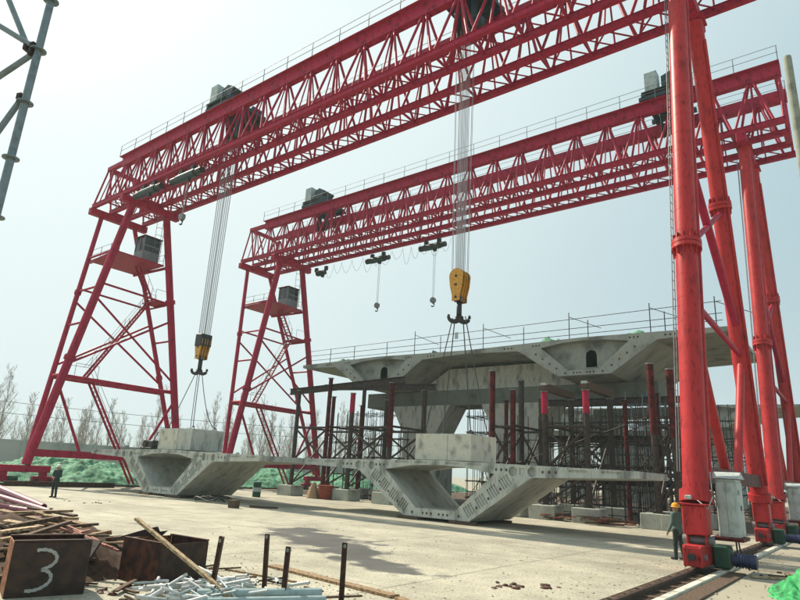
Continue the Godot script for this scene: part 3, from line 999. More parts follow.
func make_bridge(xc: float, z: float, label: String, detail := true) -> Node3D:
	var o := thing("bridge_girder", Vector3(xc, 10.1, z), label, "bridge girder", "box girders of the bridge")
	var r := box_girder(10.2, 12.6, 0.8, 1)
	r.name = "shell"
	r.material_override = M.concrete_old
	# manhole in the diaphragm
	if detail:
		cut_box(r, Vector3(0.35, 1.15, -1.6), Vector3(0.85, 0.9, 1.6), 0)
		cut_round(r, Vector3(0.35, 1.6, -1.6), 0.425, 1.6)
	o.add_child(r, true)
	return o

# ---------------------------------------------------------------- small site objects
func lean_post(parent: Node, called: String, a: Vector3, b: Vector3, w: float, t: float, m: Material) -> void:
	beam(parent, called, a, b, w, t, m, Vector3(0.6, 0, 0.8))

func steel_angle(a: Vector3, b: Vector3, label: String) -> void:
	var o := thing("steel_post", a, label, "post", "rusty posts standing in the scrap")
	var len := a.distance_to(b)
	var pl := PackedVector2Array([Vector2(-0.07, 0), Vector2(0.07, 0), Vector2(0.07, 0.016), Vector2(-0.054, 0.016), Vector2(-0.054, 0.1), Vector2(-0.07, 0.1)])
	var f := frame(b - a, Vector3.UP)
	put(o, "angle_bar", prism(pl, len), M.steel_brown, Transform3D(Basis(f.x, f.z, f.y) * Basis(Vector3.BACK, -0.7), (a + b) / 2))
	var q := a.lerp(b, 0.95)
	put(o, "top_hole", lathe([[0.02, -0.004], [0.028, -0.004], [0.028, 0.004], [0.02, 0.004], [0.02, -0.004]], 14), M.cab_pale, Transform3D(Basis(Vector3.RIGHT, PI / 2) * Basis(Vector3.UP, 0.0), q + Vector3(0.02, 0, 0.09)))

func open_box(called: String, base: Vector3, turn: float, size: Vector3, m_front: Material, label: String) -> Node3D:
	var o := thing(called, base, label, "steel box")
	var t := 0.02
	var h := size / 2
	box(o, "base_plate", base + Vector3(0, t / 2 + 0.002, 0), Vector3(size.x - 0.05, t, size.z - 0.05), M.rust_dark, 0, 0.004)
	box(o, "front_plate", base + Vector3(0, h.y, h.z - t / 2), Vector3(size.x, size.y, t), m_front, 0, 0.006)
	box(o, "back_plate", base + Vector3(0, h.y, -h.z + t / 2), Vector3(size.x, size.y, t), M.rust, 0, 0.006)
	box(o, "side_plate", base + Vector3(-h.x + t / 2 - 0.003, h.y, 0), Vector3(t, size.y + 0.012, size.z - 0.05), M.rust_sunlit, 0, 0.006)  # sunward plate lighter: sunlight painted into its rust colour
	box(o, "side_plate", base + Vector3(h.x - t / 2 + 0.003, h.y, 0), Vector3(t, size.y - 0.01, size.z - 0.05), M.rust_dark, 0, 0.006)
	beam(o, "rim", base + Vector3(-h.x, size.y + 0.02, h.z - 0.03), base + Vector3(h.x, size.y + 0.02, h.z - 0.03), 0.07, 0.03, m_front)
	beam(o, "rim", base + Vector3(-h.x, size.y + 0.02, -h.z + 0.03), base + Vector3(h.x, size.y + 0.02, -h.z + 0.03), 0.07, 0.03, M.rust)
	o.rotation.y = turn
	return o

func plank(a: Vector3, b: Vector3, w: float, t: float, m: Material, called: String, label: String, cat: String, group: String, up := Vector3.UP) -> void:
	var o := thing(called, (a + b) / 2, label, cat, group)
	var f := frame(b - a, up)
	var L := a.distance_to(b)
	# slightly warped board
	var st := SurfaceTool.new()
	st.begin(Mesh.PRIMITIVE_TRIANGLES)
	st.set_smooth_group(-1)
	var prev := []
	var n := 6
	var bow := rng.randf_range(-0.02, 0.02) * L * 0.4
	var tw := rng.randf_range(-0.12, 0.12)
	for k in n + 1:
		var u := k / float(n)
		var c := a.lerp(b, u) + f.z * bow * 4.0 * u * (1 - u)
		var bs := f.rotated(f.y, tw * (u - 0.5))
		var ring := []
		for q in [[-1, -1], [1, -1], [1, 1], [-1, 1]]:
			ring.append(c + bs.x * q[0] * w / 2 + bs.z * q[1] * t / 2)
		if k > 0:
			for j in 4:
				var j2 := (j + 1) % 4
				quad(st, prev[j], prev[j2], ring[j2], ring[j], (ring[j] + ring[j2]) / 2 - c)
		if k == 0 or k == n:
			quad(st, ring[0], ring[1], ring[2], ring[3], f.y if k else -f.y)
		prev = ring
	st.generate_normals()
	put(o, "board", st.commit(), m, Transform3D())

func stone_mesh(k: int) -> Mesh:
	var key := "stone%d" % k
	if mesh_cache.has(key):
		return mesh_cache[key]
	var g := RandomNumberGenerator.new()
	g.seed = 900 + k
	var pts := PackedVector3Array()
	for i in 16:
		pts.append(Vector3(g.randfn(), g.randfn() * 0.8, g.randfn()).normalized() * g.randf_range(0.75, 1.05))
	# convex hull by brute force over triples
	var st := SurfaceTool.new()
	st.begin(Mesh.PRIMITIVE_TRIANGLES)
	st.set_smooth_group(-1)
	for a in 16:
		for b in range(a + 1, 16):
			for c in range(b + 1, 16):
				var nn := (pts[b] - pts[a]).cross(pts[c] - pts[a])
				if nn.dot(pts[a]) < 0:
					nn = -nn
				var hull := true
				for e in 16:
					if e != a and e != b and e != c and nn.dot(pts[e] - pts[a]) > 1e-7:
						hull = false
						break
				if hull:
					tri(st, pts[a], pts[b], pts[c], nn)
	st.generate_normals()
	mesh_cache[key] = st.commit()
	return mesh_cache[key]

func pipe(a: Vector3, b: Vector3, r: float, m: Material, called: String, label: String, group: String) -> void:
	var o := thing(called, (a + b) / 2, label, "pipe", group)
	var f := frame(b - a, Vector3.UP)
	var L := a.distance_to(b)
	var k := "pipe%.3f_%.2f" % [r, L]
	if not mesh_cache.has(k):
		mesh_cache[k] = lathe([[r * 0.82, -L / 2 + 0.1], [r * 0.82, -L / 2], [r, -L / 2], [r, L / 2], [r * 0.82, L / 2], [r * 0.82, L / 2 - 0.1]], 14)
	put(o, "tube", mesh_cache[k], m, Transform3D(f, (a + b) / 2))

# lumpy heap on the ground: outline ellipse, height field
func heap(at: Vector3, rx: float, rz: float, h: float, seed_: int, nx := 44, nz := 36, rough := 0.35, freq := 0.5) -> Mesh:
	var n := FastNoiseLite.new()
	n.seed = seed_
	n.frequency = freq
	n.fractal_octaves = 4
	var fold := FastNoiseLite.new()
	fold.seed = seed_ + 7
	fold.frequency = freq * 1.6
	fold.fractal_type = FastNoiseLite.FRACTAL_RIDGED
	fold.fractal_octaves = 3
	var st := SurfaceTool.new()
	st.begin(Mesh.PRIMITIVE_TRIANGLES)
	var P := func(i: int, j: int) -> Vector3:
		var u := i / float(nx) * 2 - 1
		var v := j / float(nz) * 2 - 1
		var r := sqrt(u * u + v * v) + 0.22 * n.get_noise_2d(at.x + u * rx * 0.6, at.z + v * rz * 0.6)
		var y := h * clampf(1.0 - r * r, -0.05, 1.0)
		if y > 0.0:
			y *= 1.0 + rough * 2.0 * n.get_noise_2d(at.x + u * rx + 31.0, at.z + v * rz)
			y += rough * h * 0.35 * n.get_noise_2d((at.x + u * rx) * 4.0, (at.z + v * rz) * 4.0)
			y += rough * h * 0.3 * fold.get_noise_2d(at.x + u * rx + v * 2.0, (at.z + v * rz) * 0.6)
		return at + Vector3(u * rx, y, v * rz)
	for i in nx:
		for j in nz:
			quad(st, P.call(i, j), P.call(i + 1, j), P.call(i + 1, j + 1), P.call(i, j + 1), Vector3.UP)
	st.generate_normals()
	return st.commit()

# ---------------------------------------------------------------- bare trees
func make_tree_mesh(seed_: int, height: float) -> Array:
	var r := RandomNumberGenerator.new()
	r.seed = seed_
	var trunk := SurfaceTool.new()
	trunk.begin(Mesh.PRIMITIVE_TRIANGLES)
	var pts := []
	for k in 8:
		var u := k / 7.0
		pts.append(Vector3(r.randf_range(-1, 1) * 0.12 * u * 2, height * u, r.randf_range(-1, 1) * 0.12 * u * 2))
	add_sweep(trunk, pts, height * 0.011, 6, 0.015)
	trunk.generate_normals()
	var crown := SurfaceTool.new()
	crown.begin(Mesh.PRIMITIVE_TRIANGLES)
	var nb := 34
	for k in nb:
		var u := 0.2 + 0.78 * k / nb
		var p: Vector3 = pts[int(u * 7)].lerp(pts[min(int(u * 7) + 1, 7)], u * 7 - int(u * 7))
		var a := r.randf() * TAU
		var L := height * (0.26 - 0.17 * u) * r.randf_range(0.6, 1.3)
		var d := Vector3(cos(a) * 0.5, 0.86, sin(a) * 0.5)
		var q1 := p + d * L * 0.5
		var q2 := q1 + (d + Vector3(0, 0.4, 0)).normalized() * L * 0.5
		add_sweep(crown, [p, q1, q2], 0.05 * (1.2 - u), 4, 0.015)
		for e in 5:
			var s := p.lerp(q2, r.randf_range(0.25, 0.95))
			var a2 := r.randf() * TAU
			var d2 := (Vector3(cos(a2) * 0.55, r.randf_range(0.5, 1.0), sin(a2) * 0.55)).normalized()
			var s2 := s + d2 * L * r.randf_range(0.25, 0.5)
			add_sweep(crown, [s, s2], 0.022, 3, 0.01)
			for w in 2:
				var s3 := s.lerp(s2, r.randf_range(0.3, 0.9))
				add_sweep(crown, [s3, s3 + Vector3(r.randf_range(-0.5, 0.5), r.randf_range(0.4, 1.0), r.randf_range(-0.5, 0.5)) * L * 0.3], 0.015, 3, 0.008)
	crown.generate_normals()
	return [trunk.commit(), crown.commit()]

# ---------------------------------------------------------------- people
func smin(a: float, b: float, k: float) -> float:
	var h := clampf(0.5 + 0.5 * (b - a) / k, 0.0, 1.0)
	return lerpf(b, a, h) - k * h * (1.0 - h)

func cone_dist(p: Vector3, a: Vector3, b: Vector3, ra: float, rb: float) -> float:
	var ab := b - a
	var t := clampf((p - a).dot(ab) / maxf(ab.length_squared(), 1e-6), 0.0, 1.0)
	return p.distance_to(a + ab * t) - lerpf(ra, rb, t)

# bones: [a, b, ra, rb, colour, blend]
func body_mesh(bones: Array, cell: float) -> Mesh:
	var lo := Vector3.ONE * 99.0
	var hi := Vector3.ONE * -99.0
	for b in bones:
		for e in 2:
			lo = lo.min(b[e] - Vector3.ONE * (b[2 + e] + 0.05))
			hi = hi.max(b[e] + Vector3.ONE * (b[2 + e] + 0.05))
	var n := Vector3i(((hi - lo) / cell).ceil()) + Vector3i.ONE
	var field := PackedFloat32Array()
	field.resize(n.x * n.y * n.z)
	field.fill(1.0)
	for b in bones:
		var bl: Vector3 = b[0].min(b[1]) - Vector3.ONE * (maxf(b[2], b[3]) + 0.07)
		var bh: Vector3 = b[0].max(b[1]) + Vector3.ONE * (maxf(b[2], b[3]) + 0.07)
		var i0 := Vector3i(((bl - lo) / cell).floor()).clamp(Vector3i.ZERO, n - Vector3i.ONE)
		var i1 := Vector3i(((bh - lo) / cell).ceil()).clamp(Vector3i.ZERO, n - Vector3i.ONE)
		for z in range(i0.z, i1.z + 1):
			for y in range(i0.y, i1.y + 1):
				for x in range(i0.x, i1.x + 1):
					var o := (z * n.y + y) * n.x + x
					var p := lo + Vector3(x, y, z) * cell
					field[o] = smin(field[o], cone_dist(p, b[0], b[1], b[2], b[3]), b[5])
	var verts := {}
	var st := SurfaceTool.new()
	st.begin(Mesh.PRIMITIVE_TRIANGLES)
	var pos := []
	var col := []
	for z in n.z - 1:
		for y in n.y - 1:
			for x in n.x - 1:
				var c := []
				var neg := 0
				for k in 8:
					var v := field[((z + (k >> 2 & 1)) * n.y + y + (k >> 1 & 1)) * n.x + x + (k & 1)]
					c.append(v)
					if v < 0:
						neg += 1
				if neg == 0 or neg == 8:
					continue
				var s := Vector3.ZERO
				var cnt := 0
				for e in [[0, 1], [2, 3], [4, 5], [6, 7], [0, 2], [1, 3], [4, 6], [5, 7], [0, 4], [1, 5], [2, 6], [3, 7]]:
					if (c[e[0]] < 0) != (c[e[1]] < 0):
						var t: float = c[e[0]] / (c[e[0]] - c[e[1]])
						var p0 := Vector3(e[0] & 1, e[0] >> 1 & 1, e[0] >> 2 & 1)
						var p1 := Vector3(e[1] & 1, e[1] >> 1 & 1, e[1] >> 2 & 1)
						s += p0.lerp(p1, t)
						cnt += 1
				verts[(z * n.y + y) * n.x + x] = pos.size()
				var w := lo + (Vector3(x, y, z) + s / cnt) * cell
				pos.append(w)
				var best := 9.0
				var cc := Color.WHITE
				for b in bones:
					var dd := cone_dist(w, b[0], b[1], b[2], b[3])
					if dd < best:
						best = dd
						cc = b[4]
				col.append(cc)
	for k in pos.size():
		st.set_color(col[k])
		st.add_vertex(pos[k])
	var offs := [1, n.x, n.x * n.y]
	for z in range(1, n.z - 1):
		for y in range(1, n.y - 1):
			for x in range(1, n.x - 1):
				var o := (z * n.y + y) * n.x + x
				for ax in 3:
					var v0 := field[o]
					var v1 := field[o + offs[ax]]
					if (v0 < 0) == (v1 < 0):
						continue
					var u: int = offs[(ax + 1) % 3]
					var w: int = offs[(ax + 2) % 3]
					var q := [o, o - u, o - u - w, o - w]
					if not (verts.has(q[0]) and verts.has(q[1]) and verts.has(q[2]) and verts.has(q[3])):
						continue
					if v0 < 0:
						q.reverse()
					for t in [[0, 1, 2], [0, 2, 3]]:
						for e in t:
							st.add_index(verts[q[e]])
	st.generate_normals()
	return st.commit()

# a standing worker: facing +z in local space
func make_person(at: Vector3, turn: float, height: float, jacket: Color, trousers: Color, helmet: Material, pose: int, label: String) -> void:
	var o := thing("person", at, label, "person")
	var k := height / 1.75
	var skin := Color(0.36, 0.2, 0.13)
	var boot := Color(0.02, 0.02, 0.02)
	var bones := []
	var V := func(x: float, y: float, z: float) -> Vector3: return Vector3(x, y, z) * k
	var add := func(a: Vector3, b: Vector3, ra: float, rb: float, c: Color, bl := 0.04) -> void: bones.append([a, b, ra * k, rb * k, c, bl])
	for s in [-1.0, 1.0]:
		var hip: Vector3 = V.call(0.09 * s, 0.9, 0)
		var knee: Vector3 = V.call(0.1 * s, 0.5, 0.03 if pose == 0 else 0.04 * s)
		var ank: Vector3 = V.call(0.11 * s, 0.1, -0.02 if pose == 0 else 0.07 * s - 0.03)
		add.call(hip, knee, 0.1, 0.07, trousers)
		add.call(knee, ank, 0.072, 0.058, trousers, 0.03)
		add.call(ank + Vector3(0, -0.05, -0.02) * k, ank + Vector3(0.01 * s, -0.06, 0.15) * k, 0.05, 0.04, boot, 0.02)
		var sh: Vector3 = V.call(0.19 * s, 1.42, 0)
		var el: Vector3
		var wr: Vector3
		if pose == 0:      # hands held together before the chest
			el = V.call(0.25 * s, 1.14, 0.05)
			wr = V.call(0.08 * s, 1.08, 0.25)
		else:              # arms down, one a little forward
			el = V.call(0.25 * s, 1.13, -0.04 + 0.06 * s)
			wr = V.call(0.26 * s, 0.88, 0.06 + 0.1 * s)
		add.call(sh, el, 0.068, 0.055, jacket)
		add.call(el, wr, 0.055, 0.042, jacket, 0.03)
		var hd := (wr - el).normalized()
		add.call(wr, wr + hd * 0.08 * k, 0.036, 0.036, skin, 0.015)
		for f in 4:
			var b: Vector3 = wr + hd * 0.08 * k + Vector3(0, (f - 1.5) * 0.018, (f - 1.5) * 0.012) * k
			add.call(b, b + (hd + Vector3(-0.3 * s, -0.2, 0.1)).normalized() * (0.08 - 0.008 * absf(f - 1.2)) * k, 0.0125, 0.011, skin, 0.005)
		var th: Vector3 = wr + hd * 0.03 * k
		add.call(th, th + Vector3(-0.03 * s, 0.0, 0.06) * k, 0.015, 0.011, skin, 0.008)
	add.call(V.call(0, 0.93, 0), V.call(0, 1.15, 0), 0.15, 0.145, jacket, 0.06)
	add.call(V.call(-0.06, 1.18, 0), V.call(-0.1, 1.38, 0), 0.12, 0.1, jacket, 0.06)
	add.call(V.call(0.06, 1.18, 0), V.call(0.1, 1.38, 0), 0.12, 0.1, jacket, 0.06)
	add.call(V.call(-0.16, 1.42, 0), V.call(0.16, 1.42, 0), 0.075, 0.075, jacket, 0.06)
	add.call(V.call(0, 1.42, 0), V.call(0, 1.54, 0.01), 0.06, 0.055, skin, 0.03)
	add.call(V.call(0, 1.6, 0.025), V.call(0, 1.66, 0.0), 0.085, 0.1, skin, 0.04)
	add.call(V.call(0, 1.55, 0.05), V.call(0, 1.57, 0.055), 0.05, 0.05, skin, 0.03)
	add.call(V.call(0, 1.6, 0.12), V.call(0, 1.635, 0.105), 0.014, 0.012, skin, 0.012)
	for s in [-1.0, 1.0]:
		add.call(V.call(0.1 * s, 1.6, 0.01), V.call(0.1 * s, 1.64, 0.0), 0.018, 0.02, skin, 0.01)
		add.call(V.call(0.035 * s, 1.635, 0.105), V.call(0.04 * s, 1.635, 0.105), 0.012, 0.012, Color(0.02, 0.015, 0.012), 0.004)
	add.call(V.call(-0.02, 1.565, 0.105), V.call(0.02, 1.565, 0.105), 0.009, 0.009, Color(0.2, 0.08, 0.06), 0.004)
	put(o, "body", body_mesh(bones, 0.018), M.people, Transform3D(Basis(), at))
	var hm := lathe([[0.165, 1.655], [0.17, 1.66], [0.132, 1.672], [0.128, 1.71], [0.11, 1.76], [0.07, 1.795], [0.0, 1.805]], 20)
	put(o, "helmet", hm, helmet, Transform3D(Basis().scaled(Vector3(k, k, k * 1.08)), at + Vector3(0, 0, 0.0)))
	o.rotation.y = turn

# ---------------------------------------------------------------- works under the bridge
func support_tower(xs: Array, tops: Array, zs: Array, lower: Array, label: String, short: String) -> void:
	var c := Vector3((xs[0] + xs[-1]) / 2, 0.85, (zs[0] + zs[-1]) / 2)
	var o := thing("support_tower", c, label, "support tower", "temporary steel supports before the bridge")
	for i in xs.size():
		for j in zs.size():
			var top: float = tops[i]
			var split: float = lower[i]
			var p := Vector3(xs[i], 0, zs[j])
			if split > 0.9:
				bar(o, "post", p + Vector3(0, 0.85, 0), p + Vector3(0, split, 0), 0.19, M.steel_dark, 16)
				bar(o, "post", p + Vector3(0, split, 0), p + Vector3(0, top, 0), 0.21, M.steel_dark if j else (M.red if top - split < 2.0 else M.maroon), 16)
			else:
				bar(o, "post", p + Vector3(0, 0.85, 0), p + Vector3(0, top, 0), 0.18, M.maroon if (i + j) % 2 else M.steel_dark, 16)
			bar(o, "post_plate", p + Vector3(0, 0.85, 0), p + Vector3(0, 0.9, 0), 0.32, M.steel_dark, 16)
			bar(o, "post_plate", p + Vector3(0, top - 0.05, 0), p + Vector3(0, top + 0.02, 0), 0.25, M.steel_grey, 16)
	var ymin: float = tops.min()
	for y in [2.9, 5.7]:
		for z in zs:
			bar(o, "ledger", Vector3(xs[0], y, z), Vector3(xs[-1], y, z), 0.09, M.steel_dark)
		for x in xs:
			bar(o, "ledger", Vector3(x, y + 0.1, zs[0]), Vector3(x, y + 0.1, zs[-1]), 0.09, M.steel_dark)
	for z in zs:
		bar(o, "brace", Vector3(xs[0], 1.0, z), Vector3(xs[-1], 2.8, z), 0.08, M.steel_dark)
		bar(o, "brace", Vector3(xs[0], 5.6, z), Vector3(xs[-1], 3.0, z), 0.09, M.steel_dark)
		bar(o, "brace", Vector3(xs[0], 3.0, z), Vector3(xs[-1], 5.6, z), 0.09, M.steel_dark)
	for x in xs:
		bar(o, "brace", Vector3(x, 1.0, zs[0]), Vector3(x, 5.7, zs[-1]), 0.08, M.steel_dark)
	for i in xs.size():
		for j in zs.size():
			var f := put(self, "concrete_footing", cbox(Vector3(1.7, 0.85, 1.5), 0.03), M.concrete_mid, Transform3D(Basis(Vector3.UP, 0.03 * i), Vector3(xs[i], 0.425, zs[j])))  # darker concrete, shade among the props put into the footing colour
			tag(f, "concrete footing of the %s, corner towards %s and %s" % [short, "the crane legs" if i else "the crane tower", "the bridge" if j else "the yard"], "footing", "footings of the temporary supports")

func scaffold(at: Vector3, nx: int, nz: int, step: float, height: float, label: String, m: Material = null) -> void:
	if m == null:
		m = M.galv
	var o := thing("scaffold", at, label, "scaffold", "tube scaffolds under the bridge")
	for i in nx:
		for j in nz:
			var p := at + Vector3(i * step, 0, j * step)
			bar(o, "standard", p, p + Vector3(0, height + rng.randf() * 0.6, 0), 0.035, m, 6)
	var y := 0.4
	while y < height:
		for i in nx:
			bar(o, "ledger", at + Vector3(i * step, y, -0.2), at + Vector3(i * step, y, (nz - 1) * step + 0.2), 0.03, m, 5)
		for j in nz:
			bar(o, "ledger", at + Vector3(-0.2, y + 0.06, j * step), at + Vector3((nx - 1) * step + 0.2, y + 0.06, j * step), 0.03, m, 5)
		y += 1.5
	if m == M.steel_dark:
		for k in nx * 2:
			var a := at + Vector3(rng.randf() * (nx - 1) * step, rng.randf() * height * 0.6, (nz - 1) * step + 0.1)
			bar(o, "brace", a, a + Vector3(rng.randf_range(-1.6, 1.6), rng.randf_range(0.8, 2.4), rng.randf_range(-0.9, 0.0)), 0.03, m, 5)
	for k in int(height / 3.0):
		bar(o, "brace", at + Vector3(0, 0.4 + k * 3.0, (nz - 1) * step + 0.05), at + Vector3((nx - 1) * step, 3.4 + k * 3.0, (nz - 1) * step + 0.05), 0.03, m, 5)

func make_bridge_works() -> void:
	make_bridge(-37.05, -44.0, "erected concrete box girder end whose wing meets the red crane tower")
	make_bridge(-16.65, -44.0, "erected concrete box girder end with a round topped manhole")
	# pier with two columns and a cap beam
	var o := thing("bridge_pier", Vector3(-28, 0, -49.5), "grey twin column concrete pier under the erected girders", "bridge pier")
	box(o, "cap_beam", Vector3(-26.9, 9.35, -49.8), Vector3(29, 1.45, 3.4), M.concrete_green_shade, 0, 0.05)
	for x in [-34.2, -24.1]:
		box(o, "column", Vector3(x, 4.3, -49.0), Vector3(4.0, 8.62, 3.0), M.concrete, 0, 0.14)
		put(o, "haunch", prism(PackedVector2Array([Vector2(-2.02, 0), Vector2(2.02, 0), Vector2(3.4, 2.4), Vector2(-3.4, 2.4)]), 3.02), M.concrete, Transform3D(Basis(), Vector3(x, 6.22, -49.0)))
	put(o, "pier_head", prism(PackedVector2Array([Vector2(-34.85, 10.08), Vector2(-18.85, 10.08), Vector2(-22.3, 12.1), Vector2(-31.4, 12.1)]), 2.8), M.concrete, Transform3D(Basis(), Vector3(0, 0, -49.6)))
	for x in [-37.05, -16.65]:
		for e in [-1.4, 1.4]:
			box(o, "bearing", Vector3(x + e, 10.085, -49.8), Vector3(0.8, 0.03, 0.8), M.black, 0, 0.005)
	o = thing("bridge_pier", Vector3(-14, 0, -62), "slim concrete pier pair standing behind the erected girders", "bridge pier")
	box(o, "column", Vector3(-20.6, 4.4, -62), Vector3(2.0, 8.8, 2.0), M.concrete_old, 0, 0.1)
	box(o, "column", Vector3(-13.4, 4.4, -62), Vector3(2.0, 8.8, 2.0), M.concrete_old, 0, 0.1)
	box(o, "cap_beam", Vector3(-17, 9.2, -62), Vector3(10.5, 0.8, 2.2), M.concrete_green_shade, 0, 0.06)
	# farther part of the bridge
	make_bridge(-37.05, -88.0, "distant box girder beyond the left part of the bridge", false)
	make_bridge(-16.65, -88.0, "distant box girder seen past the right crane legs", false)
	o = thing("bridge_pier", Vector3(-28, 0, -94), "distant concrete pier under the far girders", "bridge pier")
	box(o, "cap_beam", Vector3(-26.9, 9.35, -94), Vector3(29, 1.45, 3.4), M.concrete_old, 0, 0.05)
	for x in [-38.0, -27.0, -16.0]:
		box(o, "column", Vector3(x, 4.3, -94), Vector3(3.4, 8.62, 2.6), M.concrete_old, 0, 0.1)

	rng.seed = 8
	support_tower([-40.4, -36.6], [9.0, 9.9], [-37.5, -42.0], [0, 0], "dark steel post tower next to the red far crane leg", "dark post tower")
	support_tower([-33.9, -29.8], [8.5, 9.2], [-37.5, -42.0], [6.9, 4.2], "maroon topped post tower before the left pier column", "maroon topped tower")
	support_tower([-20.8, -19.2], [9.6, 8.2], [-37.5, -42.0], [4.9, 0], "narrow maroon post tower right of the hanging slings", "narrow tower")
	support_tower([-16.9, -14.1], [8.0, 8.0], [-37.5, -42.0], [6.5, 6.5], "post tower with two bright red heads under the manhole", "red headed tower")
	support_tower([-10.1, -9.0], [9.4, 9.0], [-37.5, -42.0], [5.2, 5.0], "maroon post tower under the right wing of the girder", "right wing tower")
	for q in [[Vector3(-41.6, 8.9, -37.5), Vector3(-28.6, 9.35, -37.5), "dark steel beam on the left post towers"], [Vector3(-41.6, 9.95, -42.0), Vector3(-28.6, 9.4, -42.0), "dark steel beam behind, close under the left girder"]]:
		var bo := thing("support_beam", q[0], q[2], "steel beam")
		beam(bo, "top_flange", q[0] + Vector3(0, 0.24, 0), q[1] + Vector3(0, 0.24, 0), 0.4, 0.04, M.steel_dark)
		beam(bo, "bottom_flange", q[0] - Vector3(0, 0.24, 0), q[1] - Vector3(0, 0.24, 0), 0.4, 0.04, M.steel_dark)
		beam(bo, "web", q[0], q[1], 0.04, 0.44, M.steel_dark)
	# pale brackets over the red heads
	for x in [-16.9, -14.1]:
		var bo := thing("bracket_beam", Vector3(x, 8.2, -39.7), "pale tapering bracket beam on a red post head", "steel beam", "bracket beams on the red heads")
		put(bo, "body", prism(PackedVector2Array([Vector2(-2.6, 0.02), Vector2(2.6, 0.02), Vector2(2.6, 0.5), Vector2(-1.8, 0.5), Vector2(-2.6, 0.3)]), 0.4), M.wood_dark, Transform3D(Basis(Vector3.UP, PI / 2), Vector3(x, 8.03, -39.7)))
		box(bo, "web_stiffener", Vector3(x, 8.3, -37.3), Vector3(0.4, 0.45, 0.05), M.cab_pale, 0, 0.008)
	scaffold(Vector3(-31.4, 0, -54.5), 5, 3, 1.3, 8.4, "grey tube scaffold between the two pier columns")
	scaffold(Vector3(-14.0, 0, -47.5), 4, 3, 1.2, 8.6, "grey tube scaffold right of the slim concrete piers")
	scaffold(Vector3(-42.5, 0, -50.0), 4, 3, 1.4, 8.6, "grey tube scaffold left of the pier under the left girder")
	scaffold(Vector3(-21.0, 0, -56.0), 5, 2, 1.3, 8.0, "grey tube scaffold behind the bright red post heads")
	scaffold(Vector3(-20.4, 0, -46.6), 6, 2, 1.1, 7.6, "dark tube scaffold close behind the post towers right of the pier", M.steel_dark)
	scaffold(Vector3(-12.8, 0, -44.4), 4, 2, 1.0, 7.8, "dark tube scaffold under the right girder next to the slim maroon posts", M.steel_dark)
	scaffold(Vector3(-43.5, 0, -46.0), 5, 2, 1.3, 7.6, "dark tube scaffold under the left girder", M.steel_dark)
	scaffold(Vector3(-31.0, 0, -52.2), 6, 2, 1.15, 8.2, "dark tube scaffold in the opening of the pier", M.steel_dark)
	scaffold(Vector3(-19.0, 0, -43.6), 9, 2, 0.9, 6.6, "dense dark prop scaffold right behind the red headed post tower", M.steel_dark)
	scaffold(Vector3(-11.6, 0, -40.6), 4, 2, 0.85, 7.0, "dense dark prop scaffold beside the maroon right wing posts", M.steel_dark)
	scaffold(Vector3(-33.5, 0, -40.0), 5, 2, 0.9, 5.6, "dense dark prop scaffold between the maroon topped posts", M.steel_dark)
	scaffold(Vector3(-23.6, 0, -42.0), 4, 2, 0.9, 5.0, "dense dark prop scaffold behind the slings and block", M.steel_dark)
	scaffold(Vector3(-19.5, 0, -66.0), 8, 2, 1.4, 8.6, "dark tube scaffold beyond the slim concrete piers", M.steel_dark)

	scaffold(Vector3(-23.0, 0, -58.5), 18, 2, 0.85, 8.8, "wide dark tube scaffold across the back of the bridge", M.steel_dark)
	scaffold(Vector3(-19.8, 0, -39.4), 12, 1, 0.8, 6.2, "single row of dark props along the right post towers", M.steel_dark)
	for q in [[-20.5, -8.4, 8.35, -46.2, "black steel beam under the right girder above the props"], [-20.0, -8.6, 5.3, -43.2, "brown black steel beam halfway up the right props"], [-20.2, -8.6, 2.5, -45.4, "low black steel beam across the right props"]]:
		var bo := thing("support_beam", Vector3(q[0], q[2], q[3]), q[4], "steel beam")
		for e in [-0.22, 0.22]:
			beam(bo, "flange", Vector3(q[0], q[2] + e, q[3]), Vector3(q[1], q[2] + e, q[3]), 0.36, 0.04, M.steel_dark)
		beam(bo, "web", Vector3(q[0], q[2], q[3]), Vector3(q[1], q[2], q[3]), 0.04, 0.4, M.steel_dark)
	for q in [[-18.3, -40.6, 7.2], [-15.4, -41.0, 7.4], [-12.6, -40.4, 7.6], [-11.4, -43.5, 8.4], [-22.6, -43.0, 8.2], [-35.2, -40.2, 7.8], [-31.8, -40.0, 7.8]]:
		var po := thing("steel_prop", Vector3(q[0], 0, q[1]), "slim maroon steel prop standing among the dark props", "prop", "maroon props under the girders")
		bar(po, "tube", Vector3(q[0], 0, q[1]), Vector3(q[0], q[2], q[1]), 0.15, M.maroon, 14)
		box(po, "foot_plate", Vector3(q[0], 0.02, q[1]), Vector3(0.5, 0.04, 0.5), M.steel_dark, 0, 0.008)
		box(po, "head_plate", Vector3(q[0], q[2] + 0.02, q[1]), Vector3(0.45, 0.04, 0.45), M.steel_dark, 0, 0.008)

	# guard railing of scaffold tubes on the deck edge
	o = thing("guard_railing", Vector3(-27, 12.85, -44.3), "thin tube guard railing along the deck edge", "railing")
	var px := [-47.1, -43.6, -40.3, -36.1, -32.8, -29.9, -25.5, -21.7, -17.8, -16.3, -11.7, -10.7, -7.4]
	for k in px.size():
		var x: float = px[k]
		var tall := k in [4, 6, 8, 10, 12]
		var y0 := 12.82 if absf(x + 26.85) > 18 or absf(x + 26.85) < 3 else 12.9
		bar(o, "post", Vector3(x, y0 - 0.05, -44.3), Vector3(x, y0 + (2.25 if tall else 1.5), -44.3), 0.035, M.steel_dark, 6)
		if tall:
			bar(o, "stay", Vector3(x, y0 + 1.9, -44.3), Vector3(x + 2.3, y0 + 0.9, -44.9), 0.025, M.steel_dark, 5)
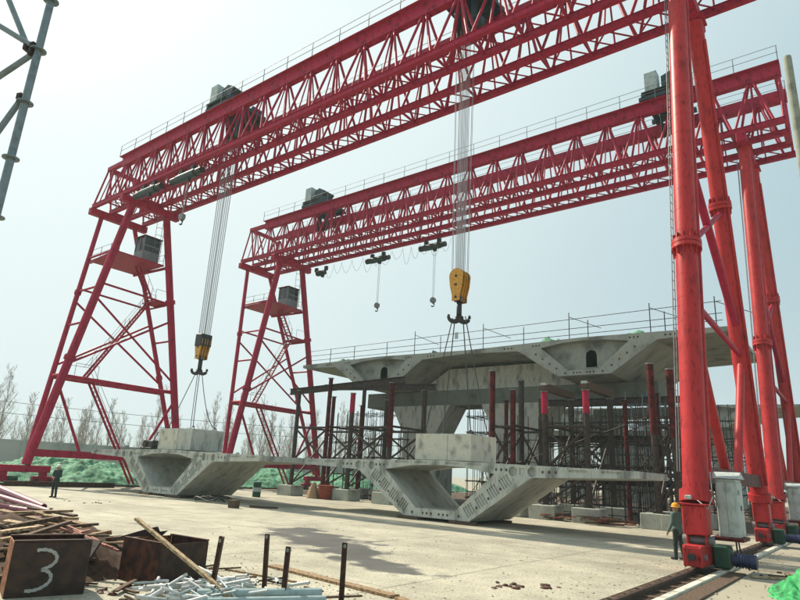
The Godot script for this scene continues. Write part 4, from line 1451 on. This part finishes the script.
	for y in [0.45, 0.95, 1.45]:
		bar(o, "rail", Vector3(-47.3, 12.85 + y, -44.3), Vector3(-7.0, 12.9 + y + (0.35 if y > 1.0 else 0.0), -44.3), 0.025, M.steel_dark, 5)
	box(o, "notice_plate", Vector3(-28.2, 14.3, -44.26), Vector3(0.35, 0.6, 0.03), M.sign, 0, 0.005)
	o = thing("guard_railing", Vector3(-27, 12.85, -56), "thin tube guard railing on the back edge of the deck", "railing")
	for k in 14:
		bar(o, "post", Vector3(-46.5 + k * 3.0, 12.7, -56.3), Vector3(-46.5 + k * 3.0, 14.1, -56.3), 0.03, M.steel_dark, 6)
	for y in [0.7, 1.3]:
		bar(o, "rail", Vector3(-46.5, 12.75 + y, -56.3), Vector3(-7.5, 12.75 + y, -56.3), 0.022, M.steel_dark, 5)
	var tarp := put(self, "tarpaulin_heap", heap(Vector3(-19.6, 12.85, -44.9), 1.3, 0.6, 0.5, 61, 20, 12, 0.6, 0.9), M.net, Transform3D())
	tag(tarp, "crumpled green sheet heaped on the deck edge", "tarpaulin")

# ---------------------------------------------------------------- loads, hooks and slings
func sag(a: Vector3, b: Vector3, drop: float, n := 14) -> Array:
	var r := []
	for k in n + 1:
		var u := k / float(n)
		r.append(a.lerp(b, u) - Vector3(0, drop * 4.0 * u * (1.0 - u), 0))
	return r

func make_loads() -> void:
	make_segment("girder_segment", Vector3(-18.45, 0.16, -27.3), "precast box girder segment with winged flanges under the yellow hook block")
	make_segment("girder_segment", Vector3(-38.9, 0.16, -24.2), "precast box girder segment with the smaller black and yellow hook above")
	for q in [[-18.45, -27.3], [-38.9, -24.2]]:
		for e in [-1.7, 1.7]:
			for d in [0.3, 3.9]:
				var o := put(self, "timber_bearer", cbox(Vector3(1.5, 0.14, 0.3), 0.015), M.wood_dark, Transform3D(Basis(Vector3.UP, 0.06 * e), Vector3(q[0] + e, 0.075, q[1] - d + 0.25)))
				tag(o, "dark timber bearer under the bottom slab of a girder segment", "timber", "bearers under the segments")
	var b := thing("concrete_block", Vector3(-18.6, 3.06, -29.4), "cream concrete block on the segment under the yellow hook block", "concrete block", "concrete test blocks")
	box(b, "body", Vector3(-19.35, 3.78, -29.4), Vector3(2.15, 1.42, 2.7), M.concrete_block, 0, 0.03)
	box(b, "body", Vector3(-17.52, 3.775, -29.4), Vector3(1.48, 1.41, 2.72), M.concrete_block, 0, 0.03)
	b = thing("concrete_block", Vector3(-38.9, 3.06, -26.0), "pale concrete block on the segment under the black and yellow hook", "concrete block", "concrete test blocks")
	box(b, "body", Vector3(-39.6, 3.8, -26.0), Vector3(2.3, 1.46, 2.7), M.concrete_block, 0, 0.03)
	box(b, "body", Vector3(-37.62, 3.795, -26.0), Vector3(1.62, 1.45, 2.66), M.concrete, 0, 0.03)
	for bb in [[-18.6, -29.4, 4.5], [-38.9, -26.0, 4.54]]:
		for ex in [-1.5, 1.5]:
			for ez in [-0.9, 0.9]:
				var pts := []
				for k in 9:
					var a := PI * k / 8.0
					pts.append(Vector3(bb[0] + ex + 0.14 * cos(a), bb[2] + 0.2 * sin(a), bb[1] + ez))
				var lo := put(self, "lifting_loop", sweep(pts, 0.03, 6), M.rust, Transform3D())
				tag(lo, "small steel lifting loop on top of a concrete block", "loop", "lifting loops on the blocks")
	# trolleys and hooks
	make_trolley(-40.1, Z1, 11.5, "hoist trolley on the near crane holding the black and yellow hook block")
	make_trolley(-16.9, Z1, 13.1, "hoist trolley on the near crane holding the yellow hook block")
	make_trolley(-47.2, Z2, -1.0, "hoist trolley near the tower end of the far crane")
	make_trolley(-9.4, Z2, -1.0, "hoist trolley beside the right legs of the far crane")
	make_hook_block(-16.9, 12.75, Z1, "yellow hook block hanging over the larger concrete block", M.yellow)
	var hb := make_hook_block(-40.1, 11.25, Z1, "black and yellow hook block hanging by the crane tower", M.yellow)
	box(hb, "guard_box", Vector3(-40.1, 11.35, Z1), Vector3(0.82, 0.95, 0.98), M.black, 0, 0.05)
	# slings
	var hk := Vector3(-16.9, 10.75, Z1)
	var k := 0
	for q in [[-20.1, -28.5, -0.4], [-20.1, -30.3, -0.25], [-17.1, -28.5, 0.25], [-17.1, -30.3, 0.4]]:
		var o := put(self, "wire_sling", sweep(sag(hk + Vector3(q[2], -0.2, 0), Vector3(q[0], 4.6, q[1]), 0.05), 0.03, 6), M.wire_dark, Transform3D())
		tag(o, "taut dark wire sling from the yellow hook block to a concrete block", "sling", "slings on the yellow hook")
	hk = Vector3(-40.1, 9.15, Z1)
	for q in [[-40.4, -25.1, -0.42, 0.02], [-40.4, -26.9, -0.15, 0.9], [-37.4, -25.1, 0.1, 1.0], [-37.4, -26.9, 0.4, 0.8]]:
		var o := put(self, "wire_sling", sweep(sag(hk + Vector3(q[2], -0.3, 0), Vector3(q[0], 4.65, q[1]), q[3]), 0.028, 6), M.wire_dark, Transform3D())
		tag(o, "slack dark wire sling below the black and yellow hook block", "sling", "slings on the black and yellow hook")
	# small electric hoists
	make_hoist(Vector3(-40.7, 24.75, Z2 - 2.6), 5.2, "electric hoist with a long hook drop under the far girder by the tower")
	make_hoist(Vector3(-33.4, 24.85, Z2 - 2.6), 5.7, "electric hoist under the far girder nearer to the long rope bundle")
	make_hoist(Vector3(-49.4, 24.6, Z2 - 2.6), -1.0, "short electric hoist at the far crane's tower head", 1.3)
	make_hoist(Vector3(-47.6, 24.9, Z1 + 2.63), -1.0, "dark electric hoist under the near girder next to its tower head", 4.2)
	make_hoist(Vector3(-41.8, 24.75, Z1 + 2.63), 3.6, "dark electric hoist with a hook under the near girder by the rope bundle", 4.2)
	# festoon cable under the far girder
	var f := thing("festoon_cable", Vector3(-41, 25.3, Z2 - 2.63), "looping thin cable hung under the far girder between the hoists", "cable")
	var x := -49.0
	rng.seed = 3
	while x < -32.0:
		var w := rng.randf_range(1.0, 1.7)
		put(f, "loop", sweep(sag(Vector3(x, 25.5, Z2 - 2.9), Vector3(x + w, 25.5, Z2 - 2.9), rng.randf_range(1.0, 1.9), 10), 0.018, 4), M.wire, Transform3D())
		x += w
	var wm := thing("winch_machine", Vector3(-42.6, 3.0, -25.2), "small dark winch standing on the segment beside the pale block", "winch")
	box(wm, "frame", Vector3(-42.6, 3.12, -25.2), Vector3(1.5, 0.16, 0.8), M.black, 0, 0.02)
	bar(wm, "drum", Vector3(-42.9, 3.45, -25.55), Vector3(-42.9, 3.45, -24.85), 0.26, M.steel_dark, 16)
	box(wm, "engine", Vector3(-42.2, 3.45, -25.2), Vector3(0.6, 0.5, 0.6), M.black, 0, 0.05)
	bar(wm, "lever", Vector3(-42.0, 3.6, -25.0), Vector3(-41.5, 4.3, -25.0), 0.03, M.black, 6)

# ---------------------------------------------------------------- foreground scrap
func make_foreground() -> void:
	rng.seed = 101
	var hp := put(self, "scrap_mound", heap(Vector3(-15.2, 0, -6.6), 3.2, 2.6, 0.78, 15, 36, 30, 0.25, 0.7), M.dirt_dark, Transform3D())
	tag(hp, "low mound of dark scrap soil under the loose boards", "mound")
	var planks := [
[Vector3(-13.48, 0.83, -5.16), Vector3(-13.45, 0.90, -5.82), 0.20, 0.05, "wood_pale"],
[Vector3(-14.54, 0.93, -5.62), Vector3(-13.94, 0.85, -6.11), 0.22, 0.05, "wood_pale"],
[Vector3(-16.20, 0.95, -6.29), Vector3(-15.53, 1.03, -7.45), 0.20, 0.05, "wood"],
[Vector3(-15.68, 1.00, -6.68), Vector3(-14.23, 0.81, -7.22), 0.20, 0.06, "wood"],
[Vector3(-14.55, 0.89, -6.28), Vector3(-13.83, 0.68, -7.59), 0.16, 0.05, "wood"],
[Vector3(-16.36, 0.85, -6.20), Vector3(-15.42, 1.00, -6.88), 0.16, 0.05, "wood_dark"],
[Vector3(-13.89, 0.88, -5.48), Vector3(-13.95, 1.02, -6.45), 0.12, 0.08, "wood_dark"],
[Vector3(-12.91, 0.76, -4.97), Vector3(-13.24, 0.84, -6.01), 0.14, 0.05, "wood"],
[Vector3(-12.61, 0.81, -5.19), Vector3(-13.47, 0.98, -6.44), 0.10, 0.06, "wood_dark"],
[Vector3(-13.27, 0.78, -6.00), Vector3(-12.98, 0.73, -7.05), 0.12, 0.04, "wood_dark"],
[Vector3(-17.47, 0.96, -7.27), Vector3(-16.04, 0.87, -7.77), 0.18, 0.05, "wood_dark"],
[Vector3(-17.51, 0.91, -6.60), Vector3(-15.85, 0.81, -6.88), 0.20, 0.05, "wood"],
[Vector3(-13.15, 0.70, -6.39), Vector3(-13.14, 0.81, -7.16), 0.14, 0.04, "wood"],
[Vector3(-15.08, 0.97, -6.63), Vector3(-14.32, 0.96, -6.97), 0.18, 0.05, "wood"],
[Vector3(-14.74, 0.86, -5.61), Vector3(-13.14, 0.78, -5.58), 0.12, 0.05, "wood_dark"],
[Vector3(-14.19, 0.81, -6.59), Vector3(-14.15, 0.85, -7.40), 0.10, 0.05, "wood_dark"],
[Vector3(-12.51, 0.70, -5.31), Vector3(-12.93, 0.78, -6.01), 0.10, 0.05, "wood_dark"]]
	for p in planks:
		var tone: String = {"wood": "tan brown", "wood_dark": "dark brown", "wood_pale": "pale yellowish"}[p[4]]
		plank(p[0], p[1], p[2], p[3], M[p[4]], "board", tone + " loose board on the scrap heap behind the box marked 3", "board", "loose boards on the scrap heap")
	for k in 34:
		var c := Vector3(rng.randf_range(-17.5, -12.8), 0, rng.randf_range(-8.3, -5.0))
		var rr := Vector2((c.x + 15.2) / 3.2, (c.z + 6.6) / 2.6).length()
		c.y = 0.05 + 0.78 * maxf(0.0, 1.0 - rr * rr)
		var a := rng.randf_range(-0.9, 0.9) + 1.1
		var d := Vector3(cos(a), rng.randf_range(-0.12, 0.12), -sin(a)) * rng.randf_range(0.35, 0.9)
		plank(c - d, c + d, rng.randf_range(0.06, 0.18), rng.randf_range(0.025, 0.06), M.wood_dark if k % 3 else M.wood, "stick", "small weathered offcut scattered over the scrap heap", "offcut", "offcuts on the scrap heap")
	for q in [
[Vector3(-13.54, 0.86, -6.30), Vector3(-12.33, 0.58, -6.82)],
[Vector3(-13.45, 0.81, -6.39), Vector3(-12.24, 0.53, -6.91)],
[Vector3(-13.10, 0.72, -6.17), Vector3(-13.26, 0.83, -6.79)],
[Vector3(-13.83, 0.86, -6.59), Vector3(-13.16, 0.77, -6.63)],
[Vector3(-13.35, 0.83, -6.46), Vector3(-12.43, 0.61, -6.73)],
[Vector3(-13.43, 0.80, -6.67), Vector3(-12.74, 0.67, -6.73)]]:
		plank(q[0], q[1], 0.06, 0.035, M.pink, "lath", "thin pinkish lath at the edge of the scrap heap", "lath", "pinkish laths on the scrap heap")
	for q in [[Vector3(-28.27, 0.98, -10.03), Vector3(-25.52, 0.3, -11.08), 0.2, "thick purple red pipe slanting on the scrap by the crane foot"], [Vector3(-23.58, 0.6, -8.54), Vector3(-23.34, 0.3, -10.11), 0.11, "thin purple pipe lying below the thick slanting pipe"], [Vector3(-25.91, 0.66, -9.34), Vector3(-25.00, 0.4, -10.10), 0.1, "short purple pipe lying against the thick slanting pipe"], [Vector3(-26.9, 0.86, -9.2), Vector3(-23.4, 0.34, -10.4), 0.13, "purple pipe lying across the scrap mound under the thick pipe"], [Vector3(-21.4, 0.5, -7.6), Vector3(-20.6, 0.3, -9.6), 0.1, "purple pipe at the edge of the scrap nearest the boards"], [Vector3(-24.8, 0.62, -8.3), Vector3(-22.2, 0.4, -9.9), 0.09, "thin purple pipe resting on the scrap between its fellows"]]:
		pipe(q[0], q[1], q[2], M.pipe_purple, "scrap_pipe", q[3], "purple pipes on the left scrap")
	hp = put(self, "scrap_mound", heap(Vector3(-26.3, 0, -9.2), 3.4, 2.2, 0.62, 19, 30, 24, 0.4, 0.6), M.dirt_dark, Transform3D())
	tag(hp, "dark scrap mound carrying the purple pipes", "mound")
	for k in 26:
		var c := Vector3(rng.randf_range(-28.5, -20.5), rng.randf_range(0.05, 0.4), rng.randf_range(-10.8, -8.0))
		var a := rng.randf_range(0.2, 1.8)
		var d := Vector3(cos(a), rng.randf_range(-0.15, 0.15), -sin(a)) * rng.randf_range(0.5, 1.3)
		plank(c - d, c + d, rng.randf_range(0.06, 0.2), 0.05, [M.wood_dark, M.wood, M.maroon][k % 3], "stick", "weathered offcut lying among the purple pipes", "offcut", "offcuts by the purple pipes")

	# steel box with the chalked number
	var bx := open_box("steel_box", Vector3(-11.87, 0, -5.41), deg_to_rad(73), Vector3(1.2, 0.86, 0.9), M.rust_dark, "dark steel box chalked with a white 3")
	var st := SurfaceTool.new()
	st.begin(Mesh.PRIMITIVE_TRIANGLES)
	st.set_smooth_group(-1)
	var uv := [[0.30, 0.10], [0.40, 0.09], [0.50, 0.13], [0.56, 0.21], [0.565, 0.30], [0.52, 0.38], [0.44, 0.44], [0.40, 0.455], [0.49, 0.50], [0.535, 0.58], [0.53, 0.67], [0.48, 0.75], [0.40, 0.81], [0.31, 0.835], [0.24, 0.83]]
	var cu := Curve2D.new()
	for p in uv:
		cu.add_point(Vector2((p[0] - 0.5) * 1.2, (0.95 - p[1]) * 0.86))
	var L := cu.get_baked_length()
	var n := 60
	for k in n:
		var u0 := L * k / n
		var u1 := L * (k + 1) / n
		var p0 := cu.sample_baked(u0, true)
		var p1 := cu.sample_baked(u1, true)
		var d := (cu.sample_baked(minf(u1 + 0.02, L), true) - cu.sample_baked(maxf(u0 - 0.02, 0), true)).normalized().orthogonal() * (0.026 + 0.004 * sin(k * 1.7))
		quad(st, Vector3(p0.x - d.x, p0.y - d.y, 0.4525), Vector3(p0.x + d.x, p0.y + d.y, 0.4525), Vector3(p1.x + d.x, p1.y + d.y, 0.4525), Vector3(p1.x - d.x, p1.y - d.y, 0.4525), Vector3.BACK)
	st.generate_normals()
	var num := MeshInstance3D.new()
	num.name = "chalk_number"
	num.mesh = st.commit()
	num.material_override = M.chalk
	bx.add_child(num)
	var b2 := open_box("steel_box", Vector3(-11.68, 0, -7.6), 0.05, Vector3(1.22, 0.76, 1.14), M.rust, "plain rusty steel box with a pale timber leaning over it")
	var fl := PackedVector2Array([Vector2(-0.45, 0), Vector2(0.4, 0), Vector2(0.52, 0.12), Vector2(0.36, 0.1), Vector2(0.3, 0.2), Vector2(0.1, 0.16)])
	var fm := MeshInstance3D.new()
	fm.name = "bent_flap"
	fm.mesh = prism(fl, 0.02)
	fm.material_override = M.rust_dark
	fm.transform = Transform3D(Basis(Vector3.UP, 1.2), Vector3(-0.66, 0.76, 0.15))
	b2.add_child(fm)
	plank(Vector3(-11.5, 1.2, -6.75), Vector3(-8.9, 0.06, -7.3), 0.09, 0.05, M.wood_pale, "timber", "long pale timber leaning over the plain rusty box", "timber", "")
	plank(Vector3(-12.4, 0.75, -6.4), Vector3(-12.2, 0.05, -5.9), 0.5, 0.04, M.rust_dark, "steel_plate", "dark bent plate between the two steel boxes", "plate", "")
	plank(Vector3(-11.76, 0.03, -10.57), Vector3(-7.66, 0.03, -10.07), 0.26, 0.05, M.wood, "timber", "brown plank lying flat beyond the rusty posts", "timber", "")
	plank(Vector3(-7.5, 0.03, -10.0), Vector3(-6.2, 0.03, -9.3), 0.2, 0.05, M.wood, "timber", "short plank butted against the long flat plank", "timber", "")
	plank(Vector3(-12.0, 0.02, -9.4), Vector3(-9.9, 0.02, -9.6), 0.05, 0.03, M.wood, "timber", "thin lath on the concrete behind the rusty box", "timber", "")
	steel_angle(Vector3(-9.56, 0, -7.28), Vector3(-9.44, 1.04, -7.28), "rusty steel post closest to the plain rusty box")
	steel_angle(Vector3(-9.69, 0, -8.62), Vector3(-9.76, 1.01, -8.62), "rusty steel post behind, next to the brown plank's end")
	steel_angle(Vector3(-8.66, 0, -8.17), Vector3(-8.64, 0.91, -8.17), "shortest rusty steel post over the thick grey pipe")
	steel_angle(Vector3(-7.96, 0, -8.95), Vector3(-7.97, 1.01, -8.95), "rusty steel post standing alone before the flat brown plank")
	# pipes on the ground
	for k in 84:
		var c := Vector3(rng.randf_range(-10.5, -8.9), rng.randf_range(0.03, 0.26), rng.randf_range(-8.8, -6.4))
		var a := 0.65 + rng.randf_range(-1.4, 1.4)
		var d := Vector3(cos(a), rng.randf_range(-0.3, 0.3), -sin(a)) * (rng.randf_range(0.35, 0.6) if k % 4 == 0 else rng.randf_range(0.12, 0.34))
		pipe(c - d, c + d, [0.018, 0.024, 0.03][k % 3], M.pipe_white if k % 3 else M.pipe_teal, "white_pipe", "short pale pipe in the pile round the rusty posts", "pale pipes round the posts")
	pipe(Vector3(-9.5, 0.14, -6.9), Vector3(-8.3, 0.14, -8.7), 0.09, M.pipe_teal, "grey_pipe", "thick grey pipe at the foot of the shortest rusty post", "thick grey pipes")
	pipe(Vector3(-9.1, 0.1, -6.7), Vector3(-8.0, 0.1, -8.5), 0.07, M.pipe_teal, "grey_pipe", "grey pipe side by side with the thick grey pipe", "thick grey pipes")
	for k in 22:
		var c := Vector3(rng.randf_range(-12.4, -7.8), rng.randf_range(0.02, 0.1), rng.randf_range(-9.4, -5.8))
		var a := rng.randf_range(0, PI)
		var d := Vector3(cos(a), 0, -sin(a)) * rng.randf_range(0.2, 0.9)
		plank(c - d, c + d, rng.randf_range(0.03, 0.09), 0.03, M.rust_dark if k % 2 else M.wood_dark, "rod", "dark scrap rod on the ground among the pale pipes", "rod", "scrap rods among the pale pipes")
	# stones
	for q in [[Vector3(-6.9, 0, -13.05), 10, 0.4, "brown rubble crumb on the open concrete"], [Vector3(-6.2, 0, -13.8), 8, 0.3, "brown rubble crumb on the open concrete"], [Vector3(-33.4, 0, -16.9), 12, 1.2, "dark stone lying near the standing worker"], [Vector3(-11.6, 0, -6.2), 18, 0.8, "stone chip between the steel boxes"], [Vector3(-2.4, 0, -22.0), 12, 0.8, "reddish rubble lump beside the green net"]]:
		for k in q[1]:
			var p: Vector3 = q[0] + Vector3(rng.randf_range(-1, 1), 0, rng.randf_range(-1, 1)) * q[2]
			var s := rng.randf_range(0.03, 0.09)
			var o := put(self, "stone", stone_mesh(k % 5), M.rust if q[2] < 0.5 else M.rust if q[2] < 1.0 else M.dirt_dark, Transform3D(Basis(Vector3.UP, rng.randf() * TAU).scaled(Vector3(s * 1.5, s * 0.8, s)), p))
			tag(o, q[3], "stone", q[3] + "s")
	for q in [[-42.0, 1.6, 64, "small green net heap on the deck over the left girder"], [-31.0, 1.0, 65, "small green net heap on the deck between the girders"], [-12.6, 1.3, 66, "small green net heap on the deck over the right wing"]]:
		var nt := put(self, "net_heap", heap(Vector3(q[0], 12.8, -44.8), q[1], 0.5, 0.35, q[2], 24, 12, 0.6, 1.2), M.net, Transform3D())
		tag(nt, q[3], "net")
	# loose grit
	var mm := MultiMesh.new()
	mm.transform_format = MultiMesh.TRANSFORM_3D
	mm.mesh = stone_mesh(2)
	mm.instance_count = 2600
	for k in 2600:
		var p := Vector3(rng.randf_range(-20, -5), 0.0, rng.randf_range(-22, -7))
		if k % 3 == 0:
			p = Vector3(rng.randf_range(-13, -8), 0, rng.randf_range(-10.5, -5.5))
		elif k % 3 == 1:
			p = Vector3(rng.randf_range(-6.6, -4.9) if k % 2 else rng.randf_range(-3.8, -1.0), 0, rng.randf_range(-30, -11))
		var sz := 0.008 + 0.022 * pow(rng.randf(), 3.0)
		mm.set_instance_transform(k, Transform3D(Basis(Vector3.UP, rng.randf() * TAU).scaled(Vector3(sz * 1.4, sz, sz)), p))
	var gm := MultiMeshInstance3D.new()
	gm.name = "loose_grit"
	gm.multimesh = mm
	gm.material_override = M.dirt
	add_child(gm)
	gm.set_meta("kind", "stuff")
	tag(gm, "loose grit scattered over the concrete yard", "grit")
	# green net by the track
	var g := put(self, "green_net", heap(Vector3(-1.4, 0, -18.2), 1.1, 1.3, 0.42, 71, 40, 40, 0.55, 1.1), M.net_bright, Transform3D())
	tag(g, "bright green net heaped beside the crane track", "net")
	for k in 6:
		plank(Vector3(-3.2 + k * 0.35, 0.03, -20.5 - k * 0.8), Vector3(-1.9 + k * 0.35, 0.03, -21.2 - k * 0.8), 0.16, 0.04, M.wood_dark if k % 2 else M.wood_pale, "timber", "weathered plank on the ground beside the crane track", "timber", "planks beside the track")

	# disc-lock scaffold rising close to the camera
	var s := thing("near_scaffold", Vector3(-5.09, 0, -1.44), "grey disc lock scaffold tower rising beside the viewpoint", "scaffold")
	for p in [Vector2(-5.09, -1.44), Vector2(-6.3, -0.6), Vector2(-5.5, 0.5)]:
		bar(s, "standard", Vector3(p.x, 0, p.y), Vector3(p.x, 8.0, p.y), 0.03, M.galv, 16)
		for k in 15:
			var c := Vector3(p.x, 0.52 + 0.5 * k, p.y)
			put(s, "rosette", lathe([[0.031, -0.005], [0.062, -0.005], [0.062, 0.005], [0.031, 0.005], [0.031, -0.005]], 20) if not mesh_cache.has("ros") else mesh_cache["ros"], M.galv, Transform3D(Basis(), c))
			mesh_cache["ros"] = s.get_child(s.get_child_count() - 1).mesh
	for q in [[Vector3(-5.12, 5.55, -1.42), Vector3(-6.3, 6.4, -0.6)], [Vector3(-5.12, 5.49, -1.42), Vector3(-6.3, 4.15, -0.6)], [Vector3(-5.15, 5.08, -1.43), Vector3(-6.3, 1.6, -0.6)], [Vector3(-5.2, 5.56, -1.4), Vector3(-6.3, 7.9, -0.6)], [Vector3(-5.09, 2.02, -1.44), Vector3(-5.5, 2.02, 0.5)], [Vector3(-6.3, 0.52, -0.6), Vector3(-5.5, 0.52, 0.5)]]:
		bar(s, "brace", q[0], q[1], 0.024, M.galv, 12)
		box(s, "wedge_clamp", q[0], Vector3(0.05, 0.07, 0.09), M.steel_dark, 0.4, 0.012)
	# pole on the right
	var pl := put(self, "pole", lathe([[0.13, 0], [0.085, 12.0], [0.078, 12.05], [0.0, 12.05]], 18), M.pole, Transform3D(Basis(), Vector3(-0.43, 0, -14.62)))
	tag(pl, "plain grey green concrete pole beside the right crane legs", "pole")

# ---------------------------------------------------------------- yard clutter, far side
func make_far_side() -> void:
	rng.seed = 12
	# green netted mounds behind the left rail
	var spots := [[-58.5, -17, 5.0, 7.0, 1.2], [-59, -27, 5.2, 7.5, 1.6], [-60, -38, 6.0, 8.0, 1.5], [-59.5, -50, 6.0, 8.5, 1.6], [-60, -64, 7.0, 9.0, 1.7], [-58, -80, 8.0, 10.0, 1.8], [-66, -30, 6.0, 12.0, 1.9], [-67, -55, 6.0, 14.0, 2.0]]
	var names := ["behind the near crane's first tower foot", "behind the standing worker", "between the two crane towers", "behind the far crane's tower foot", "beyond the far crane's tower", "farthest along the left rail", "in the back row by the wall, near end", "in the back row by the wall, far end"]
	for k in spots.size():
		var q: Array = spots[k]
		var o := put(self, "netted_mound", heap(Vector3(q[0], -0.02, q[1]), q[2], q[3], q[4], 80 + k, 90, 110, 0.24, 0.3), M.net, Transform3D())
		tag(o, "soil mound under green dust net " + names[k], "mound", "green netted soil mounds")
	var rb := put(self, "rusty_beam", cbox(Vector3(0.3, 0.36, 8.0), 0.03), M.rust, Transform3D(Basis(Vector3.UP, -0.05), Vector3(-49.6, 0.18, -22.6)))
	tag(rb, "long rusty beam lying before the green nets", "beam")
	# boundary wall
	var wl := thing("boundary_wall", Vector3(-74, 0, -45), "long grey panel wall behind the green nets", "wall")
	var A := Vector3(-84, 0, -12)
	var B := Vector3(-66, 0, -96)
	var nseg := 22
	for k in nseg:
		var p0 := A.lerp(B, k / float(nseg))
		var p1 := A.lerp(B, (k + 1) / float(nseg))
		beam(wl, "panel", p0 + Vector3(0, 1.9, 0), p1 + Vector3(0, 1.9, 0), 0.12, 3.8, M.wall)
		box(wl, "pilaster", p0 + Vector3(0, 2.0, 0), Vector3(0.4, 4.0, 0.4), M.wall, 0, 0.02)
	# bare trees behind the wall
	var kinds := []
	for k in 5:
		kinds.append(make_tree_mesh(500 + k, 11.5 + k * 0.7))
	for k in 96:
		var u := k / 95.0
		var ang := lerpf(0.30, 0.98, u) + rng.randf_range(-0.012, 0.012)
		var dist := rng.randf_range(94, 150)
		var at := Vector3(-cos(ang) * dist, -0.02, -sin(ang) * dist)
		var o := thing("bare_tree", at, "slender leafless tree behind the grey wall", "tree", "bare trees behind the wall")
		var kd: Array = kinds[k % 5]
		put(o, "trunk", kd[0], M.hazy_bark, Transform3D(Basis(), at))
		put(o, "crown", kd[1], M.hazy_bark, Transform3D(Basis(), at))
		o.rotation.y = rng.randf() * TAU
		o.scale = Vector3.ONE * rng.randf_range(0.55, 1.0)
	for k in 14:
		var ang := lerpf(1.05, 1.52, k / 13.0)
		var dist := rng.randf_range(150, 190)
		var at := Vector3(-cos(ang) * dist, -0.02, -sin(ang) * dist)
		var o := thing("bare_tree", at, "leafless tree far beyond the bridge", "tree", "bare trees beyond the bridge")
		var kd: Array = kinds[k % 5]
		put(o, "trunk", kd[0], M.hazy_bark, Transform3D(Basis(), at))
		put(o, "crown", kd[1], M.hazy_bark, Transform3D(Basis(), at))
		o.rotation.y = rng.randf() * TAU
	# power line
	var pw := thing("power_line", Vector3(-90, 0, -20), "thin overhead wires crossing behind the crane tower", "wire")
	for y in [8.2, 9.6]:
		put(pw, "wire", sweep(sag(Vector3(-96, y, -8), Vector3(-70, y - 1.0, -75), 0.8), 0.03, 4), M.wire_dark, Transform3D())
	# drum, sack, red skip, small blocks
	var d := thing("steel_drum", Vector3(-37.9, 0, -31.76), "dark green drum with a pale band near the left footings", "drum")
	put(d, "shell", lathe([[0.0, 0], [0.29, 0], [0.31, 0.03], [0.31, 0.34], [0.325, 0.36], [0.31, 0.38], [0.31, 0.72], [0.325, 0.74], [0.31, 0.76], [0.31, 1.07], [0.29, 1.1], [0.0, 1.08]], 24), M.green_dark, Transform3D(Basis(), Vector3(-37.9, 0, -31.76)))
	put(d, "band", lathe([[0.314, 0.4], [0.328, 0.4], [0.328, 0.7], [0.314, 0.7]], 24), M.cab_pale, Transform3D(Basis(), Vector3(-37.9, 0, -31.76)))
	var sk := thing("red_bin", Vector3(-36.6, 0, -37.7), "open red bin beside the tan sack at the footings", "bin")
	put(sk, "shell", lathe([[0.0, 0.02], [0.5, 0.0], [0.62, 1.0], [0.66, 1.04], [0.6, 1.04], [0.5, 0.3], [0.0, 0.28]], 20), M.brick_red, Transform3D(Basis(), Vector3(-35.3, 0, -36.6)))
	bar(sk, "rim", Vector3(-35.3, 1.0, -36.6), Vector3(-35.3, 1.06, -36.6), 0.67, M.brick_red, 20)
	var sa := put(self, "sack", heap(Vector3(-36.3, 0, -36.2), 0.55, 0.5, 1.15, 90, 18, 16, 0.2, 0.6), M.cloth_tan, Transform3D())
	tag(sa, "tan sack standing beside the open red bin", "sack")
	var wb := put(self, "wooden_block", cbox(Vector3(0.5, 0.42, 0.4), 0.02), M.wood_dark, Transform3D(Basis(Vector3.UP, 0.3), Vector3(-28.4, 0.21, -22.3)))
	tag(wb, "dark wooden block standing on the concrete before the flange tip", "block")
	plank(Vector3(-28.6, 0.06, -23.6), Vector3(-27.2, 0.06, -24.4), 0.2, 0.12, M.wood_dark, "timber", "short dark timber on the concrete near the wooden block", "timber", "")
	for q in [[Vector3(-13.2, 0, -36.2), "rusty red scrap bundle by the right footings"], [Vector3(-15.8, 0, -37.0), "dark scrap bundle by the middle footings"], [Vector3(-12.0, 0, -36.4), "brown scrap bundle next to the rusty red one"]]:
		var o := thing("scrap_bundle", q[0], q[1], "scrap bundle")
		for k in 12:
			var p: Vector3 = q[0] + Vector3(rng.randf_range(-0.6, 0.6), 0.08 + rng.randf() * 0.35, rng.randf_range(-0.4, 0.4))
			var dd := Vector3(rng.randf_range(0.4, 0.9), rng.randf_range(-0.05, 0.1), rng.randf_range(-0.3, 0.3))
			beam(o, "piece", p - dd, p + dd, 0.09, 0.06, [M.brick_red, M.rust, M.wood_dark, M.steel_dark][k % 4])
	var hz := thing("hose", Vector3(-33.0, 0, -23.6), "tangled dark hose on the concrete beside the segment's web", "hose")
	for k in 5:
		var pts := []
		var c := Vector3(rng.randf_range(-33.8, -32.2), 0.05, rng.randf_range(-24.4, -23.2))
		var rx := rng.randf_range(0.4, 1.0)
		for q in 15:
			var a := TAU * q / 14.0 * 0.9
			pts.append(c + Vector3(cos(a) * rx, 0.04 + 0.25 * absf(sin(a * 1.5 + k)), sin(a) * rx * 0.7))
		put(hz, "coil", sweep(pts, 0.04, 6), M.black, Transform3D())
	make_person(Vector3(-37.04, 0, -16.52), 0.5, 1.76, Color(0.012, 0.035, 0.028), Color(0.012, 0.025, 0.022), M.helmet_white, 0, "person in dark green work clothes and pale helmet standing by the green nets")
	make_person(Vector3(-5.62, 0, -22.9), -1.9, 1.76, Color(0.08, 0.13, 0.12), Color(0.02, 0.03, 0.03), M.helmet_orange, 1, "person in orange helmet and grey green jacket behind the red crane foot")

func _ready() -> void:
	make_view()
	make_materials()
	make_ground()
	var crane := make_crane(Z1)
	copy(crane, "gantry_crane", Vector3(-27.8, 0, Z2), "far red truss gantry crane with small hoists and a looping cable below")
	make_bridge_works()
	make_loads()
	make_foreground()
	make_far_side()
